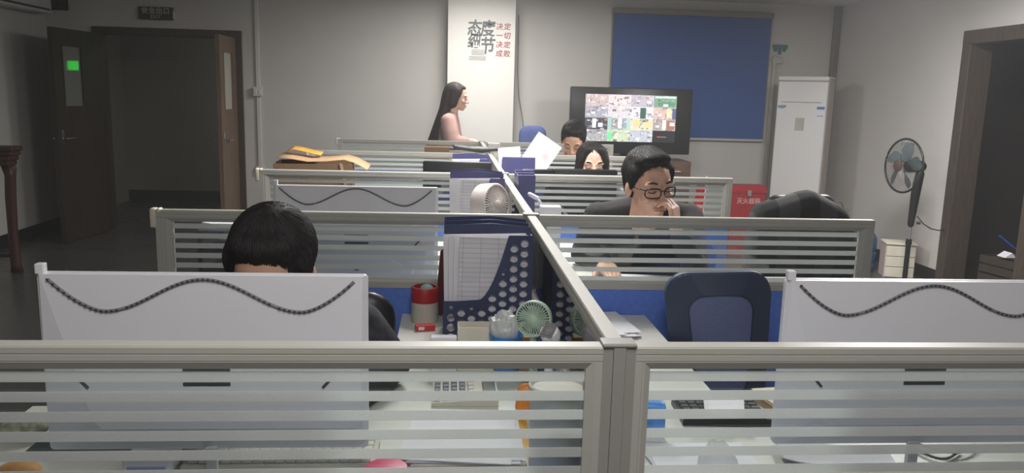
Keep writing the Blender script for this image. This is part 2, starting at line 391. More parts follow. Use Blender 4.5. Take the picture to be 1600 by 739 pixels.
# ------------------------------------------------------------------ partitions
ROWY = [1.21, 2.61, 4.01, 5.41, 6.81]
SPX = .272; PW = .026       # spine x, half width of a post
ZT = 1.12
RAIL = [(-.013, 0), (.013, 0), (.015, -.003), (.015, -.012), (.0135, -.0128), (.0135, -.0136), (.015, -.0144), (.015, -.0235), (.0138, -.0240), (.0138, -.0250), (.0145, -.0258), (.009, -.038), (-.009, -.038), (-.0145, -.0258), (-.0138, -.0250), (-.0138, -.0240), (-.015, -.0235), (-.015, -.0144), (-.0135, -.0136), (-.0135, -.0128), (-.015, -.012), (-.015, -.003)]
PANEL_MESH = {}
def partition(label, cx, cy, L, rz=0, caps=(0, 0), sw=(.026, .026), group=None):
    t = thing('partition_panel', label, 'partition', (cx, cy, 0), rz, group)
    h = L/2
    def part(key, name, m, fn):
        k = (key, round(L, 3), sw)
        if k not in PANEL_MESH:
            o = fn().build(name, m, t); PANEL_MESH[k] = o.data; return o
        return link(name, PANEL_MESH[k], m, t)
    part('top', 'top_rail', ALU, lambda: MB().prism([(y, ZT+z) for y, z in RAIL], L, 'x', -h))
    part('bot', 'bottom_rail', ALU, lambda: MB().prism([(-.009, .899), (-.0145, .891), (-.015, .871), (.015, .871), (.0145, .891), (.009, .899)], L, 'x', -h))
    for s, wd in ((-1, sw[0]), (1, sw[1])):
        e = s*h; i = s*(h-wd)
        part(('st', s), 'stile', ALU, lambda: MB().prism([(e, -.0148), (s*(h-wd*.45), -.0148), (s*(h-wd*.5), -.0138), (s*(h-wd*.55), -.0138), (s*(h-wd*.6), -.0145), (i, -.009), (i, .009), (s*(h-wd*.6), .0145), (e, .0148)], ZT-.0245-.885, 'z', .885))
    part('gl', 'glass_pane', GLASS, lambda: MB().box(-h+sw[0]-.004, h-sw[1]+.004, -.0025, .0025, .89, ZT-.036))
    for k in range(6):
        z1 = 1.0757-k*.0322
        part(('fs', k), 'frosted_strip', FROST, lambda: MB().box(-h+sw[0], h-sw[1], -.0037, -.0029, z1-.0166, z1))
    part('fab', 'fabric_panel', FAB, lambda: MB().bbox(-h+.004, h-.004, -.0135, .0135, .10, .8705, .003))
    part('base', 'base_rail', ALU, lambda: MB().box(-h, h, -.015, .015, 0, .098))
    for c, s in zip(caps, (-1, 1)):
        if c:
            mb = MB().bbox(-.022, .0, -.0165, .0165, -.06, .0045, .007, 3); mb.bbox(-.001, .012, -.0165, .0165, -.012, .0045, .005, 2)
            o = mb.build('end_cap', CREAMCAP, t, angle=50); o.location = (s*(h-.004), 0, ZT)
            if s > 0: o.rotation_euler = (0, 0, math.pi)
    return t
XLE, XRE = -.93, 1.452
left_lab = ['striped glass partition in front of the white monitor with a bowed man behind it', 'striped glass partition behind the bowed man and the navy file rack',
            'striped glass partition with a cardboard box and black monitor behind it', 'striped glass partition under the open black binder', 'farthest striped glass partition in front of the woman in pink']
right_lab = ['striped glass partition in front of the navy mesh chair and white monitor', 'striped glass partition in front of the man with glasses', 'striped glass partition behind the man with glasses and the small red flag',
             'striped glass partition behind the woman peering over black monitors', 'farthest striped glass partition behind the man in black, below the television']
for i, Y in enumerate(ROWY):
    xa, xb = XLE, SPX-PW
    partition(left_lab[i], (xa+xb)/2, Y, xb-xa, 0, (1, 0), (.05, .026), 'cross partitions left of the spine')
    xa, xb = SPX+PW, XRE if i < 3 else 1.40
    partition(right_lab[i], (xa+xb)/2, Y, xb-xa, 0, (0, 0), (.026, .045), 'cross partitions right of the spine')
spine_lab = ['lengthwise glass partition beside the navy file rack and green fan', 'lengthwise glass partition beside the round white fan', 'lengthwise glass partition beside the black monitors', 'lengthwise glass partition between the two farthest cross partitions']
for i in range(4):
    ya, yb = ROWY[i]+.015, ROWY[i+1]-.015
    partition(spine_lab[i], SPX, (ya+yb)/2, yb-ya, R(90), (0, 0), (.02, .02), 'lengthwise spine partitions')
post_mesh = cap_mesh = None
for i, Y in enumerate(ROWY):
    t = thing('partition_post', ['grey corner post where the spine meets the partition before the white monitors', 'grey corner post beside the navy file rack', 'grey corner post beside the indigo file holders', 'grey corner post under the open black binder', 'farthest grey corner post, near the woman in pink'][i], 'post', (SPX, Y, 0), 0, 'spine posts')
    if not post_mesh:
        P = [(-.0262, -.0155), (-.0105, -.0160), (-.0100, -.0150), (-.0095, -.0185), (.0095, -.0185), (.0100, -.0150), (.0105, -.0160), (.0262, -.0155), (.0262, .0155), (-.0262, .0155)]
        post_mesh = MB().prism(P, ZT, 'z', 0).build('post_profile', ALUD, t).data
        cap_mesh = MB().bbox(-.0275, .0275, -.020, .018, ZT-.001, ZT+.006, .003).build('post_cap', ALUD, t).data
    else:
        link('post_profile', post_mesh, ALUD, t); link('post_cap', cap_mesh, ALUD, t)

# ------------------------------------------------------------------ desks
DZT = .785
def desk(label, Y, side):
    t = thing('corner_desk', label, 'desk', (SPX, Y, 0), 0, 'white corner desks')
    s = side; a = .03; b = (.42 if s < 0 else .396); far = (1.205 if s < 0 else 1.17)
    pts = [(s*a, .02), (s*far, .02), (s*far, .585), (s*(b+.06), .585), (s*b, .645), (s*b, 1.378), (s*a, 1.378)]
    mb = MB().prism(pts, .026, 'z', DZT-.026); mb.build('worktop', DESK, t)
    for x, y0, y1 in ((far-.03, .06, .54),):
        MB().box(min(s*x, s*(x+.02)), max(s*x, s*(x+.02)), y0, y1, 0, DZT-.027).build('leg_panel', DESK, t)
    MB().box(min(s*(a+.02), s*(b-.03)), max(s*(a+.02), s*(b-.03)), 1.33, 1.352, 0, DZT-.027).build('leg_panel', DESK, t)
    return t
dl = ['white corner desk holding the navy file rack and calculator', 'white corner desk holding the round white fan', 'white corner desk holding the cardboard box', 'white corner desk behind the open black binder']
dr = ['white corner desk in front of the navy mesh chair', 'white corner desk where the man with glasses leans', 'white corner desk holding two black monitors', 'white corner desk where the man in black sits']
for i in range(4): desk(dl[i], ROWY[i], -1); desk(dr[i], ROWY[i], 1)

# ------------------------------------------------------------------ monitors
def aio(label, x, Y, group='white all-in-one computers'):
    t = thing('all_in_one_computer', label, 'computer', (x, Y, DZT), 0, group)
    W, z0, z1 = .285, .067, .396; b = .03
    # back shell: flat back with slanted facets at left and right
    def rrect(x0, x1, za, zb, r, n=5):
        o = []
        for cx, cz, a0 in ((x1-r, zb-r, 0), (x0+r, zb-r, 90), (x0+r, za+r, 180), (x1-r, za+r, 270)):
            for k in range(n+1): a = R(a0+90*k/n); o.append((cx+r*math.cos(a), cz+r*math.sin(a)))
        return o
    mb = MB().prism(rrect(-W, W, z0, z1, .008), .012, 'y', .0); mb.build('screen_bezel', WHITE, t)
    MB().box(-W+.012, W-.012, .0121, .0131, z0+.05, z1-.012).build('screen', BLACKG, t)
    bm = MB(); t2 = bmesh.new()
    f = [(-W+.001, z1-.0005), (W-.001, z1-.0005), (W-.001, z0+.015), (W-.02, z0+.0005), (-W+.02, z0+.0005), (-W+.001, z0+.015)]
    k = [(-W+.008, z1-.001), (W-.008, z1-.001), (W-.012, z0+.06), (W-.02, z0+.045), (-W+.10, z0+.045), (-W+.085, z0+.06)]
    v0 = [t2.verts.new((a, 0, c)) for a, c in f]; v1 = [t2.verts.new((a, -.010 if i < 2 else -.016, c)) for i, (a, c) in enumerate(k)]
    t2.faces.new(v0); t2.faces.new(v1[::-1])
    for i in range(6): t2.faces.new((v0[i], v0[(i+1) % 6], v1[(i+1) % 6], v1[i]))
    bmesh.ops.triangulate(t2, faces=[fc for fc in t2.faces if len(fc.verts) > 4]); bmesh.ops.recalc_face_normals(t2, faces=t2.faces)
    shell = bm.merge(t2).build('back_shell', WHITE, t)
    def yb(z): return -.010-(z1-z)/(z1-z0-.06)*.006
    # wavy vent slot
    pts = []
    for i in range(61):
        u = i/60; xx = -.262+u*.524
        q = abs(xx); zz = .359+.029*math.cos(math.pi*q/.17) if q < .17 else .330+.056*((q-.17)/.092)**1.6
        pts.append((xx, yb(zz)-.0003, zz))
    MB().tube(pts, .0030, 8).build('wave_vent', mat('wave_grey', (126, 125, 130), .5), shell)
    n = 58; me = None
    mb = MB()
    for i in range(n):
        u = (i+.5)/n; a = pts[min(60, int(u*60))]; mb.box(a[0]-.0022, a[0]+.0022, a[1]-.0036, a[1]-.0026, a[2]-.0020, a[2]+.0020)
    o = mb.build('vent_grille', DGREY, shell); o['kind'] = 'stuff'
    for zz in (.196, .222): MB().bbox(-.042, .042, yb(zz)-.001, yb(zz)+.003, zz-.004, zz+.004, .002).build('cable_slot', DGREY, shell)
    for s in (-1, 1):
        mb = MB().tube([(s*.228, yb(.205), .215), (s*.205, yb(.195)-.001, .190)], .0025, 6); mb.build('corner_slot', DGREY, shell)
    MB().bbox(-.008, .008, yb(.1)-.0015, yb(.1)+.002, .098, .103, .001).build('port', DGREY, shell)
    MB().bbox(-W, -W+.015, -.008, .008, z1-.002, z1+.0165, .002).build('camera_module', WHITE, t)
    MB().bbox(-.010, .010, -.008, .006, .006, .072, .002).build('stand_neck', mat('stand_grey', (196, 196, 194), .4), t)
    MB().bbox(-.11, .11, -.10, .02, .0, .0075, .003).build('stand_foot', mat('stand_grey', (170, 170, 168), .4), t)
    return t
aio('white all-in-one computer seen from behind, hiding the bowed man', -.4285, 1.42)
aio('white all-in-one computer seen from behind, beside the navy mesh chair', .9185, 1.42)
aio('white all-in-one computer beside the round white fan', -.322, 2.82)
def monitor(label, x, y, wd, top, rz=0, tilt=0):
    t = thing('monitor', label, 'monitor', (x, y, DZT), rz, 'black monitors')
    h = .32; z1 = top-DZT; z0 = max(z1-h, .05)
    MB().bbox(-wd/2, wd/2, -.022, .02, z0, z1, .008).build('casing', BLACK, t, angle=40)
    MB().bbox(-wd*.3, wd*.3, -.05, -.02, z0+.06, z1-.07, .012).build('back_cover', BLACK, t, angle=40)
    MB().box(-wd/2+.015, wd/2-.015, .0201, .021, z0+.02, z1-.015).build('screen', BLACKG, t)
    MB().bbox(-.03, .03, -.045, -.02, .005, z0+.1, .004).build('stand_neck', BLACK, t)
    MB().lathe([(.0, 0), (.11, 0), (.11, .006), (.03, .014), (0, .014)], 32).build('stand_foot', BLACK, t, angle=40)
    return t
monitor('black monitor seen from behind, left of the spine beside the cardboard box', .045, 4.33, .37, 1.150, R(-3))
monitor('black monitor seen from behind, next to the upright white papers', .475, 4.27, .17, 1.122, R(4))
monitor('black monitor seen from behind, hiding the mouth of the long haired woman', .735, 4.28, .345, 1.127, R(-2))

# ------------------------------------------------------------------ office chairs
def chair(label, x, y, rz, frame, pad, kind, top=.98, bw=.46, tilt=0, group='office chairs'):
    t = thing('office_chair', label, 'chair', (x, y, 0), rz, group)     # faces local -y
    MB().bbox(-.25, .25, -.24, .24, .42, .50, .035, 4).build('seat', pad, t, angle=60)
    bz0, bz1 = .56, top; yb = .25
    if kind == 'mesh':
        def rr(w0, w1, za, zb, r, n=6):
            o = []
            for cx, cz, a0 in ((w1-r, zb-r, 0), (-w1+r, zb-r, 90), (-w0+r, za+r, 180), (w0-r, za+r, 270)):
                for k in range(n+1): a = R(a0+90*k/n); o.append((cx+r*math.cos(a), cz+r*math.sin(a)))
            return o
        A = rr(bw/2*.85, bw/2, bz0, bz1, .075); B = rr(bw/2*.85-.062, bw/2-.066, bz0+.06, bz1-.07, .05)
        t2 = bmesh.new(); n = len(A); rings = []
        for P, dy in ((A, -.018), (B, -.012), (B, .012), (A, .018)):
            rings.append([t2.verts.new((a, yb+dy-.06*(1-(a/(bw/2))**2)+.05*((c-bz0)/(bz1-bz0))**2, c)) for a, c in P])
        for q in range(4):
            U, V = rings[q], rings[(q+1) % 4]
            for i in range(n): t2.faces.new((U[i], U[(i+1) % n], V[(i+1) % n], V[i]))
        bmesh.ops.bevel(t2, geom=[e for e in t2.edges], offset=.004, segments=2, affect='EDGES')
        bmesh.ops.recalc_face_normals(t2, faces=t2.faces)
        bf = MB().merge(t2).build('backrest_frame', frame, t, angle=50)
        t2 = bmesh.new(); N = 10; g = {}
        x1 = bw/2-.05; za, zb = bz0+.05, bz1-.055
        for s, dy in ((0, -.003), (1, .003)):
            for i in range(N+1):
                for j in range(N+1):
                    a = -x1+2*x1*i/N; c = za+(zb-za)*j/N; a *= .88+.12*j/N
                    g[s, i, j] = t2.verts.new((a, yb+dy-.06*(1-(a/(bw/2))**2)+.05*((c-bz0)/(bz1-bz0))**2, c))
        for s in (0, 1):
            for i in range(N):
                for j in range(N): t2.faces.new((g[s, i, j], g[s, i+1, j], g[s, i+1, j+1], g[s, i, j+1]))
        bmesh.ops.recalc_face_normals(t2, faces=t2.faces)
        MB().merge(t2).build('backrest_mesh', pad, t, smooth=True)
    else:
        mb = MB()
        mb.hull([((sx*(bw/2-.07), yb+.02, bz0+.07), (.07, .03, .07)) for sx in (-1, 1)]+[((sx*(bw/2-.085), yb+.05, bz1-.085), (.085, .035, .085)) for sx in (-1, 1)], sub=3)
        mb.build('backrest', pad, t, smooth=True)
    if tilt:
        for o in t.children:
            if o.name.startswith('backrest'): o.rotation_euler = (0, tilt, 0); o.location = (-math.sin(tilt)*.75, 0, 0)
    MB().tube([(0, .15, .40), (0, .27, .42), (0, yb+.035, .60)], .022).build('back_bracket', frame, t)
    for s in (-1, 1):
        MB().tube([(s*.25, .12, .45), (s*.29, .12, .48), (s*.29, .10, .66)], .014).build('arm_post', frame, t)
        MB().bbox(s*.29-.035, s*.29+.035, -.10, .16, .655, .69, .014, 3).build('armrest', frame, t, angle=50)
    MB().cyl((0, 0, .12), (0, 0, .42), .026).build('gas_column', BLACK, t, angle=40)
    for k in range(5):
        a = k*2*math.pi/5+.3; c, s = math.cos(a), math.sin(a)
        MB().tube([(0, 0, .12), (c*.30, s*.30, .085)], [.026, .016]).build('base_leg', BLACK, t)
        MB().cyl((c*.30-s*.018, s*.30+c*.018, .032), (c*.30+s*.018, s*.30-c*.018, .032), .031, seg=16).build('caster', BLACK, t)
    return t
CHN = mat('navy_chair_frame', (48, 60, 84), .5)
CHM = mat('slate_mesh', (100, 110, 146), .8, var=.15, scale=300)
BLEA = mat('black_leather', (26, 26, 28), .38, var=.12, bump=.2, bscale=60)
BFAB = mat('blue_chair_fabric', (84, 98, 148), .8)
chair('navy mesh-back office chair standing empty behind the front partition', .815, 2.08, R(-6), CHN, CHM, 'mesh', .995, .325, R(-3))
chair('black padded office chair under the bowed man', -.375, 2.06, R(3), BLACK, BLEA, 'pad', .915, .47)
chair('blue office chair by the back wall beside the lettered column', .775, 7.62, R(-8), BLACK, BFAB, 'pad', 1.225, .27)
chair('black padded office chair under the man with glasses', .95, 3.60, R(0), BLACK, BLEA, 'pad', .96, .46)
chair('black office chair under the long haired woman', .85, 5.0, R(0), BLACK, BLEA, 'pad', .95, .44)
chair('black office chair under the man in black', .93, 6.40, R(0), BLACK, BLEA, 'pad', .95, .44)
jc = chair('black office chair with a dark striped jacket over its back, beside the right aisle', 1.70, 3.30, R(12), BLACK, BLEA, 'pad', 1.09, .42)

# ------------------------------------------------------------------ people
def head_prims(mb, M, ears=True):
    mb.ell((0, .015, .035), (.077, .097, .088), M=M)
    mb.hull([((0, -.025, .035), (.066, .062, .068)), ((0, -.035, -.025), (.064, .052, .045)), ((0, .0, -.055), (.060, .055, .035)), ((0, -.060, -.098), (.028, .026, .020))], M)
    mb.hull([((0, -.088, .008), (.008, .010, .010)), ((0, -.106, -.034), (.013, .012, .011))], M)
    for s in (-1, 1):
        mb.ell((s*.013, -.097, -.038), (.010, .011, .008), M=M)
        mb.ell((s*.033, -.078, .022), (.028, .016, .010), M=M)
        mb.ell((s*.033, -.076, -.002), (.017, .013, .010), M=M)
        mb.ell((s*.043, -.062, -.032), (.022, .022, .020), M=M)
        if ears: mb.ell((s*.080, .012, -.012), (.012, .020, .033), rot=(R(12), 0, 0), M=M)
    mb.ell((0, -.088, -.067), (.026, .013, .0065), M=M); mb.ell((0, -.085, -.078), (.022, .013, .0075), M=M)
    mb.hull([((0, .02, -.06), (.055, .055, .04)), ((0, .035, -.16), (.058, .058, .03))], M)
def hand_prims(mb, M, curl=.25, spread=.08, s=1, thumb=1):
    # palm in xy plane, fingers along +y, palm faces -z, thumb to side s
    mb.hull([((-.030, .012, 0), (.012, .014, .013)), ((.030, .012, 0), (.012, .014, .013)), ((-.034, .075, 0), (.010, .010, .010)), ((.034, .075, 0), (.010, .010, .011))], M)
    L = {0: (.040, .026, .020), 1: (.046, .030, .022), 2: (.043, .028, .021), 3: (.033, .021, .018)}
    for i in range(4):
        x = s*(.031-.0205*i); p = Vector((x, .078-.004*abs(i-1), 0)); a = 0; yaw = -s*spread*(i-1.4)
        for j, l in enumerate(L[i]):
            a += curl*(1.1 if j else .9)
            d = Vector((-math.sin(yaw)*math.cos(a), math.cos(yaw)*math.cos(a), -math.sin(a)))
            q = p+d*l; r = .0093-.0008*j
            mb.hull([(p, r), (q, r-.0007)], M); p = q
    p = Vector((s*.030, .022, -.004)); a = .5
    for j, l in enumerate((.042, .032, .026)):
        d = Vector((s*math.sin(.85-.35*j*thumb), math.cos(.85-.35*j*thumb), -.28-.12*j)).normalized(); q = p+d*l
        mb.hull([(p, .0125-.0012*j), (q, .0112-.0012*j)], M); p = q
def frame_from(o, ydir, zdir):
    y = Vector(ydir).normalized(); z = Vector(zdir); z = (z-y*z.dot(y)).normalized(); x = y.cross(z)
    M = Matrix((x, y, z)).transposed().to_4x4(); M.translation = o; return M

from mathutils.bvhtree import BVHTree
def hair_strands(ho, hM, m, n, flow, root):
    me = ho.data; bvh = BVHTree.FromPolygons([v.co for v in me.vertices], [p.vertices[:] for p in me.polygons])
    rnd = random.Random(n); bm = bmesh.new()
    crown = hM @ Vector((.012, .055, .135)); down = hM.to_3x3() @ Vector((0, .25, -1)); fr = hM.to_3x3() @ Vector((0, -1, 0))
    ps = me.polygons; acc = 0
    while acc < n:
        p = ps[rnd.randrange(len(ps))]; c = p.center.copy(); nr = p.normal; acc += 1
        L = rnd.uniform(.03, .06); pts = []
        for k in range(5):
            if flow: d = Vector(flow)
            else:
                d = (c-crown); d = d.normalized() if d.length > .004 else Vector((1, 0, 0))
                sw = nr.cross(d); d = d+sw*.35
            d = d-nr*d.dot(nr)
            if d.length < 1e-5: break
            d.normalize(); pts.append((c+nr*(.0012+.0022*(k/4)*rnd.random()), nr.copy(), d.copy()))
            q = c+d*L/4+Vector((rnd.uniform(-1, 1), rnd.uniform(-1, 1), rnd.uniform(-1, 1)))*.0022
            h = bvh.find_nearest(q)
            if h[0] is None: break
            c = h[0]; nr = h[1]
        if len(pts) < 3: continue
        w0 = rnd.uniform(.0008, .0018); prev = None
        for k, (q, nn, d) in enumerate(pts):
            w_ = w0*(1-.75*k/len(pts)); sd = nn.cross(d).normalized()*w_
            cur = [bm.verts.new(q-sd), bm.verts.new(q+nn*w_*.9), bm.verts.new(q+sd)]
            if prev:
                for i in (0, 1): bm.faces.new((prev[i], prev[i+1], cur[i+1], cur[i]))
            prev = cur
    o = MB().merge(bm).build('hair_strands', m, root, smooth=True); o['kind'] = 'stuff'

def person(label, base, hip, chest, neck, headM, arms, hair, cloth, skin=SKIN, hairm=HAIR, voxel=.006, cvox=.009, sh=.17, seated=True, shirt_name='jacket', slim=1.0, cuff=.55, trm=TROU, features=True, group=None, yaw=0, strands=900, flow=None, collar=.02, puff=0):
    bx, by = base; O = Matrix.Translation((-bx, -by, 0))
    V = lambda p: Vector(p)-Vector((bx, by, 0))
    body = MB(); hM = O @ headM
    head_prims(body, hM)
    hip, chest, neck = V(hip), V(chest), V(neck)
    hc = hM @ Vector((0, .03, -.07))
    body.hull([(neck, .056), (hc, .052)])
    up = (neck-chest).normalized()
    shl = []
    for s in (-1, 1): shl.append(neck+Vector((s*sh, .015, -.075)))
    body.hull([(chest, (.14*slim, .10, .10)), (shl[0], .045), (shl[1], .045), (neck-Vector((0, -.005, .07)), .05)])
    body.hull([(hip, (.15*slim, .11, .09)), (chest, (.135*slim, .095, .10))])
    cl = MB(); g = .014
    cl.hull([(chest, (.15*slim, .115, .11)), (shl[0]+Vector((0, 0, -.004)), .06), (shl[1]+Vector((0, 0, -.004)), .06), (neck-Vector((0, -.01, .042)), .068)])
    cl.hull([(neck-Vector((0, -.012, .052)), (.085, .075, .03)), (neck-Vector((0, -.010, -collar)), (.069, .067, .016))])
    cl.hull([(hip+Vector((0, 0, .02)), (.165*slim, .13, .09)), (chest, (.15*slim, .11, .11))])
    for s, el, wr, hd in arms:
        S = shl[0 if s < 0 else 1]; el = V(el); wr = V(wr)
        body.hull([(S, .048), (el, .038)]); body.hull([(el, .038), (wr, .026)])
        cl.hull([(S, .064+puff*.5), (S.lerp(el, .6), .058+puff), (el, .054+puff)]); cl.hull([(el, .054+puff), (el.lerp(wr, cuff*1.55), .042)])
        if hd:
            ydir, zdir, curl, ts, spread = hd
            hand_prims(body, frame_from(wr, ydir, zdir), curl, spread, ts)
    tr = MB()
    for s in (-1, 1):
        h = hip+Vector((s*.09, 0, -.02))
        if seated: kn = Vector((s*.11, hip.y-.40, .50)); an = Vector((s*.12, hip.y-.36, .08))
        else: kn = Vector((s*.07, hip.y-.01, .47)); an = Vector((s*.07, hip.y+.01, .08))
        kn.x += hip.x; an.x += hip.x
        body.hull([(h, .075), (kn, .052)]); body.hull([(kn, .052), (an, .036)])
        body.hull([(an-Vector((0, -.02, .035)), .034), (an+Vector((0, -.15, -.05)), (.036, .036, .024))])
        tr.hull([(h, .088), (kn, .068)]); tr.hull([(kn, .068), (an, .055)])
    tr.hull([(hip+Vector((s*.06, 0, 0)), (.11*slim, .125, .10)) for s in (-1, 1)])
    root = remesh(body, 'person', skin, None, voxel, 3, .5)
    root.location = (bx, by, 0); tag(root, label, 'person', group)
    remesh(cl, shirt_name, cloth, root, cvox, 8, .5)
    remesh(tr, 'trousers', trm, root, .014, 6)
    hb = MB(); vox = hair(hb, hM); ho = remesh(hb, 'hair', hairm, root, vox or .006, 4, .5)
    hair_strands(ho, hM, hairm, strands, flow, root)
    root.rotation_euler = (0, 0, yaw)
    for s in ((-1, 1) if features else ()):
        a = hM @ Vector((s*.018, -.094, .027)); b = hM @ Vector((s*.036, -.093, .033)); c = hM @ Vector((s*.054, -.080, .026))
        MB().tube([a, b, c], [.003, .0045, .0025], 6).build('eyebrow', hairm, root, smooth=True)
    if features:
        for s in (-1, 1): MB().tube([hM @ Vector((s*.019, -.0875, -.004)), hM @ Vector((s*.033, -.0905, -.0075)), hM @ Vector((s*.048, -.083, -.004))], .0022, 6).build('eyelid', BLACK, root, smooth=True)
        mb = MB(); mb.tube([hM @ Vector((-.024, -.0945, -.072)), hM @ Vector((0, -.1015, -.0725)), hM @ Vector((.024, -.0945, -.072))], [.0015, .0025, .0015], 6)
        mb.build('mouth_line', LIP, root, smooth=True)
    return root, hM
def head_at(c, pitch=0, yaw=0, roll=0, s=1.0):
    # pitch > 0 bows the head forward (towards -y)
    return Matrix.Translation(c) @ Matrix.Rotation(yaw, 4, 'Z') @ Matrix.Rotation(pitch, 4, 'X') @ Matrix.Rotation(roll, 4, 'Y') @ Matrix.Scale(s, 4)

# bowed man behind the left white computer
def hair_bowed(mb, M):
    mb.ell((0, .031, .043), (.092, .098, .097), M=M)
    mb.hull([((0, -.030, .105), (.064, .034, .024)), ((0, .03, .06), (.09, .09, .07))], M)
    mb.hull([((0, .075, -.02), (.070, .04, .04)), ((0, .06, .05), (.085, .06, .06))], M)
    for s in (-1, 1): mb.hull([((s*.078, .005, .045), (.014, .045, .035)), ((s*.080, -.012, .010), (.008, .022, .022))], M)
    return .005
person('man with short black hair bowing his head behind a white computer', (-.39, 2.10), (-.385, 2.12, .56), (-.38, 2.02, .86), (-.385, 1.89, 1.02), head_at((-.392, 1.785, 1.105), R(34), R(-8), R(4), 1.04),
       [(-1, (-.66, 1.90, .84), (-.52, 1.70, .815), ((.35, -.9, -.05), (0, .05, 1), .3, 1, .05)), (1, (-.12-.02, 1.93, .84), (-.24, 1.70, .815), ((-.35, -.9, -.05), (0, .05, 1), .3, -1, .05))],
       hair_bowed, mat('grey_flecked_jacket', (44, 44, 52), .85, var=.5, scale=55), voxel=.006, strands=3500)

# man with glasses leaning on his hand
def hair_man(mb, M):
    mb.ell((0, .028, .050), (.087, .100, .094), M=M)
    mb.hull([((0, -.040, .108), (.058, .034, .022)), ((0, .03, .08), (.082, .08, .06))], M)
    mb.hull([((0, .085, -.03), (.062, .03, .04)), ((0, .07, .05), (.082, .05, .06))], M)
    for s in (-1, 1): mb.hull([((s*.076, .008, .050), (.012, .050, .035)), ((s*.079, -.004, .008), (.006, .018, .020))], M)
    return .005
HM = head_at((.812, 3.185, 1.164), R(7), R(14), R(-4), 1.09)
m2, hM = person('man with glasses and black jacket leaning his cheek on his hand', (.90, 3.55), (.90, 3.62, .56), (.86, 3.46, .86), (.835, 3.33, 1.085), HM,
       [(-1, (.585, 3.40, .835), (.655, 3.235, .822), ((.18, -1, -.25), (0, -.1, 1), .22, 1, .12)), (1, (1.0, 3.10, .835), (.893, 3.062, 1.012), ((-.12, .04, 1), (.80, -.6, .1), .72, 1, .04))],
       hair_man, JACK, voxel=.0045, cvox=.008, sh=.20, slim=1.12, cuff=.5, strands=1800, collar=.015)
gl = MB(); br = MB()
def rl(cx, w, h, n=20):
    o = []
    for k in range(n):
        a = 2*math.pi*k/n; c, s = math.cos(a), math.sin(a)
        o.append((cx+w*math.copysign(abs(c)**.6, c), -.104+5.5*(cx+w*c)**2, -.006+h*math.copysign(abs(s)**.6, s)))
    return o
GM = hM
for s in (-1, 1):
    gl.tube([GM @ Vector(q) for q in rl(s*.034, .027, .018)], .0032, 6, closed=True)
    gl.tube([GM @ Vector((s*.061, -.084, .004)), GM @ Vector((s*.077, -.050, .006)), GM @ Vector((s*.087, .01, .004))], .0022, 6)
gl.tube([GM @ Vector((-.008, -.104, .002)), GM @ Vector((0, -.107, .004)), GM @ Vector((.008, -.104, .002))], .002, 6)
g = gl.build('glasses', BLACKG, m2, smooth=True); g['label'] = 'dark rectangular glasses frame'
# zip pull on his jacket
MB().hull([((-.01, -.235, .985), .005), ((-.01, -.238, .965), .006)]).build('zip_pull', CHROME, m2, smooth=True)

# long haired woman peering over black monitors
def hair_long_front(mb, M):
    mb.ell((0, .026, .040), (.090, .102, .092), M=M)
    for s in (-1, 1):
        mb.hull([((s*.040, -.030, .098), (.030, .040, .022)), ((s*.078, -.020, .03), (.018, .050, .04)), ((s*.085, -.012, -.05), (.020, .045, .04))], M)
        mb.hull([((s*.085, -.01, -.05), (.022, .045, .04)), ((s*.098, .01, -.20), (.024, .045, .05)), ((s*.085, .02, -.33), (.022, .035, .04))], M)
    mb.hull([((0, .08, .0), (.08, .05, .07)), ((0, .10, -.28), (.10, .03, .05))], M)
    return .007
person('woman with long centre-parted black hair peering over black monitors', (.86, 4.95), (.85, 5.0, .56), (.85, 4.92, .84), (.85, 4.83, 1.0), head_at((.853, 4.76, 1.115), R(8), 0, 0, 1.02),
       [(-1, (.58, 4.80, .83), (.72, 4.60, .82), ((.2, -1, 0), (0, 0, 1), .25, 1, .08)), (1, (1.12, 4.80, .83), (.98, 4.60, .82), ((-.2, -1, 0), (0, 0, 1), .25, -1, .08))],
       hair_long_front, mat('grey_violet_top', (86, 82, 94), .85), skin=SKINP, hairm=HAIR, voxel=.007, cvox=.011, sh=.15, shirt_name='top', slim=.9, flow=(0, 0, -1), strands=1200)

# man in black at the far desk, looking down
def hair_short(mb, M):
    mb.ell((0, .026, .052), (.088, .100, .092), M=M)
    mb.hull([((0, -.040, .108), (.060, .036, .022)), ((0, .03, .08), (.084, .08, .06))], M)
    mb.hull([((0, .085, -.03), (.062, .03, .04)), ((0, .07, .05), (.082, .05, .06))], M)
    for s in (-1, 1): mb.hull([((s*.076, .008, .055), (.012, .050, .035)), ((s*.079, -.004, .012), (.006, .018, .020))], M)
    return .007
person('man in a black shirt looking down at the far desk under the television', (.93, 6.32), (.92, 6.36, .56), (.91, 6.22, .86), (.905, 6.10, 1.045), head_at((.928, 6.0, 1.185), R(30), R(-14), R(4), 1.07),
       [(-1, (.62, 6.05, .84), (.74, 5.86, .82), ((.2, -1, 0), (0, 0, 1), .25, 1, .08)), (1, (1.22, 6.05, .84), (1.08, 5.86, .82), ((-.2, -1, 0), (0, 0, 1), .25, -1, .08))],
       hair_short, JACK, voxel=.007, cvox=.011, sh=.185, shirt_name='shirt', slim=1.05)

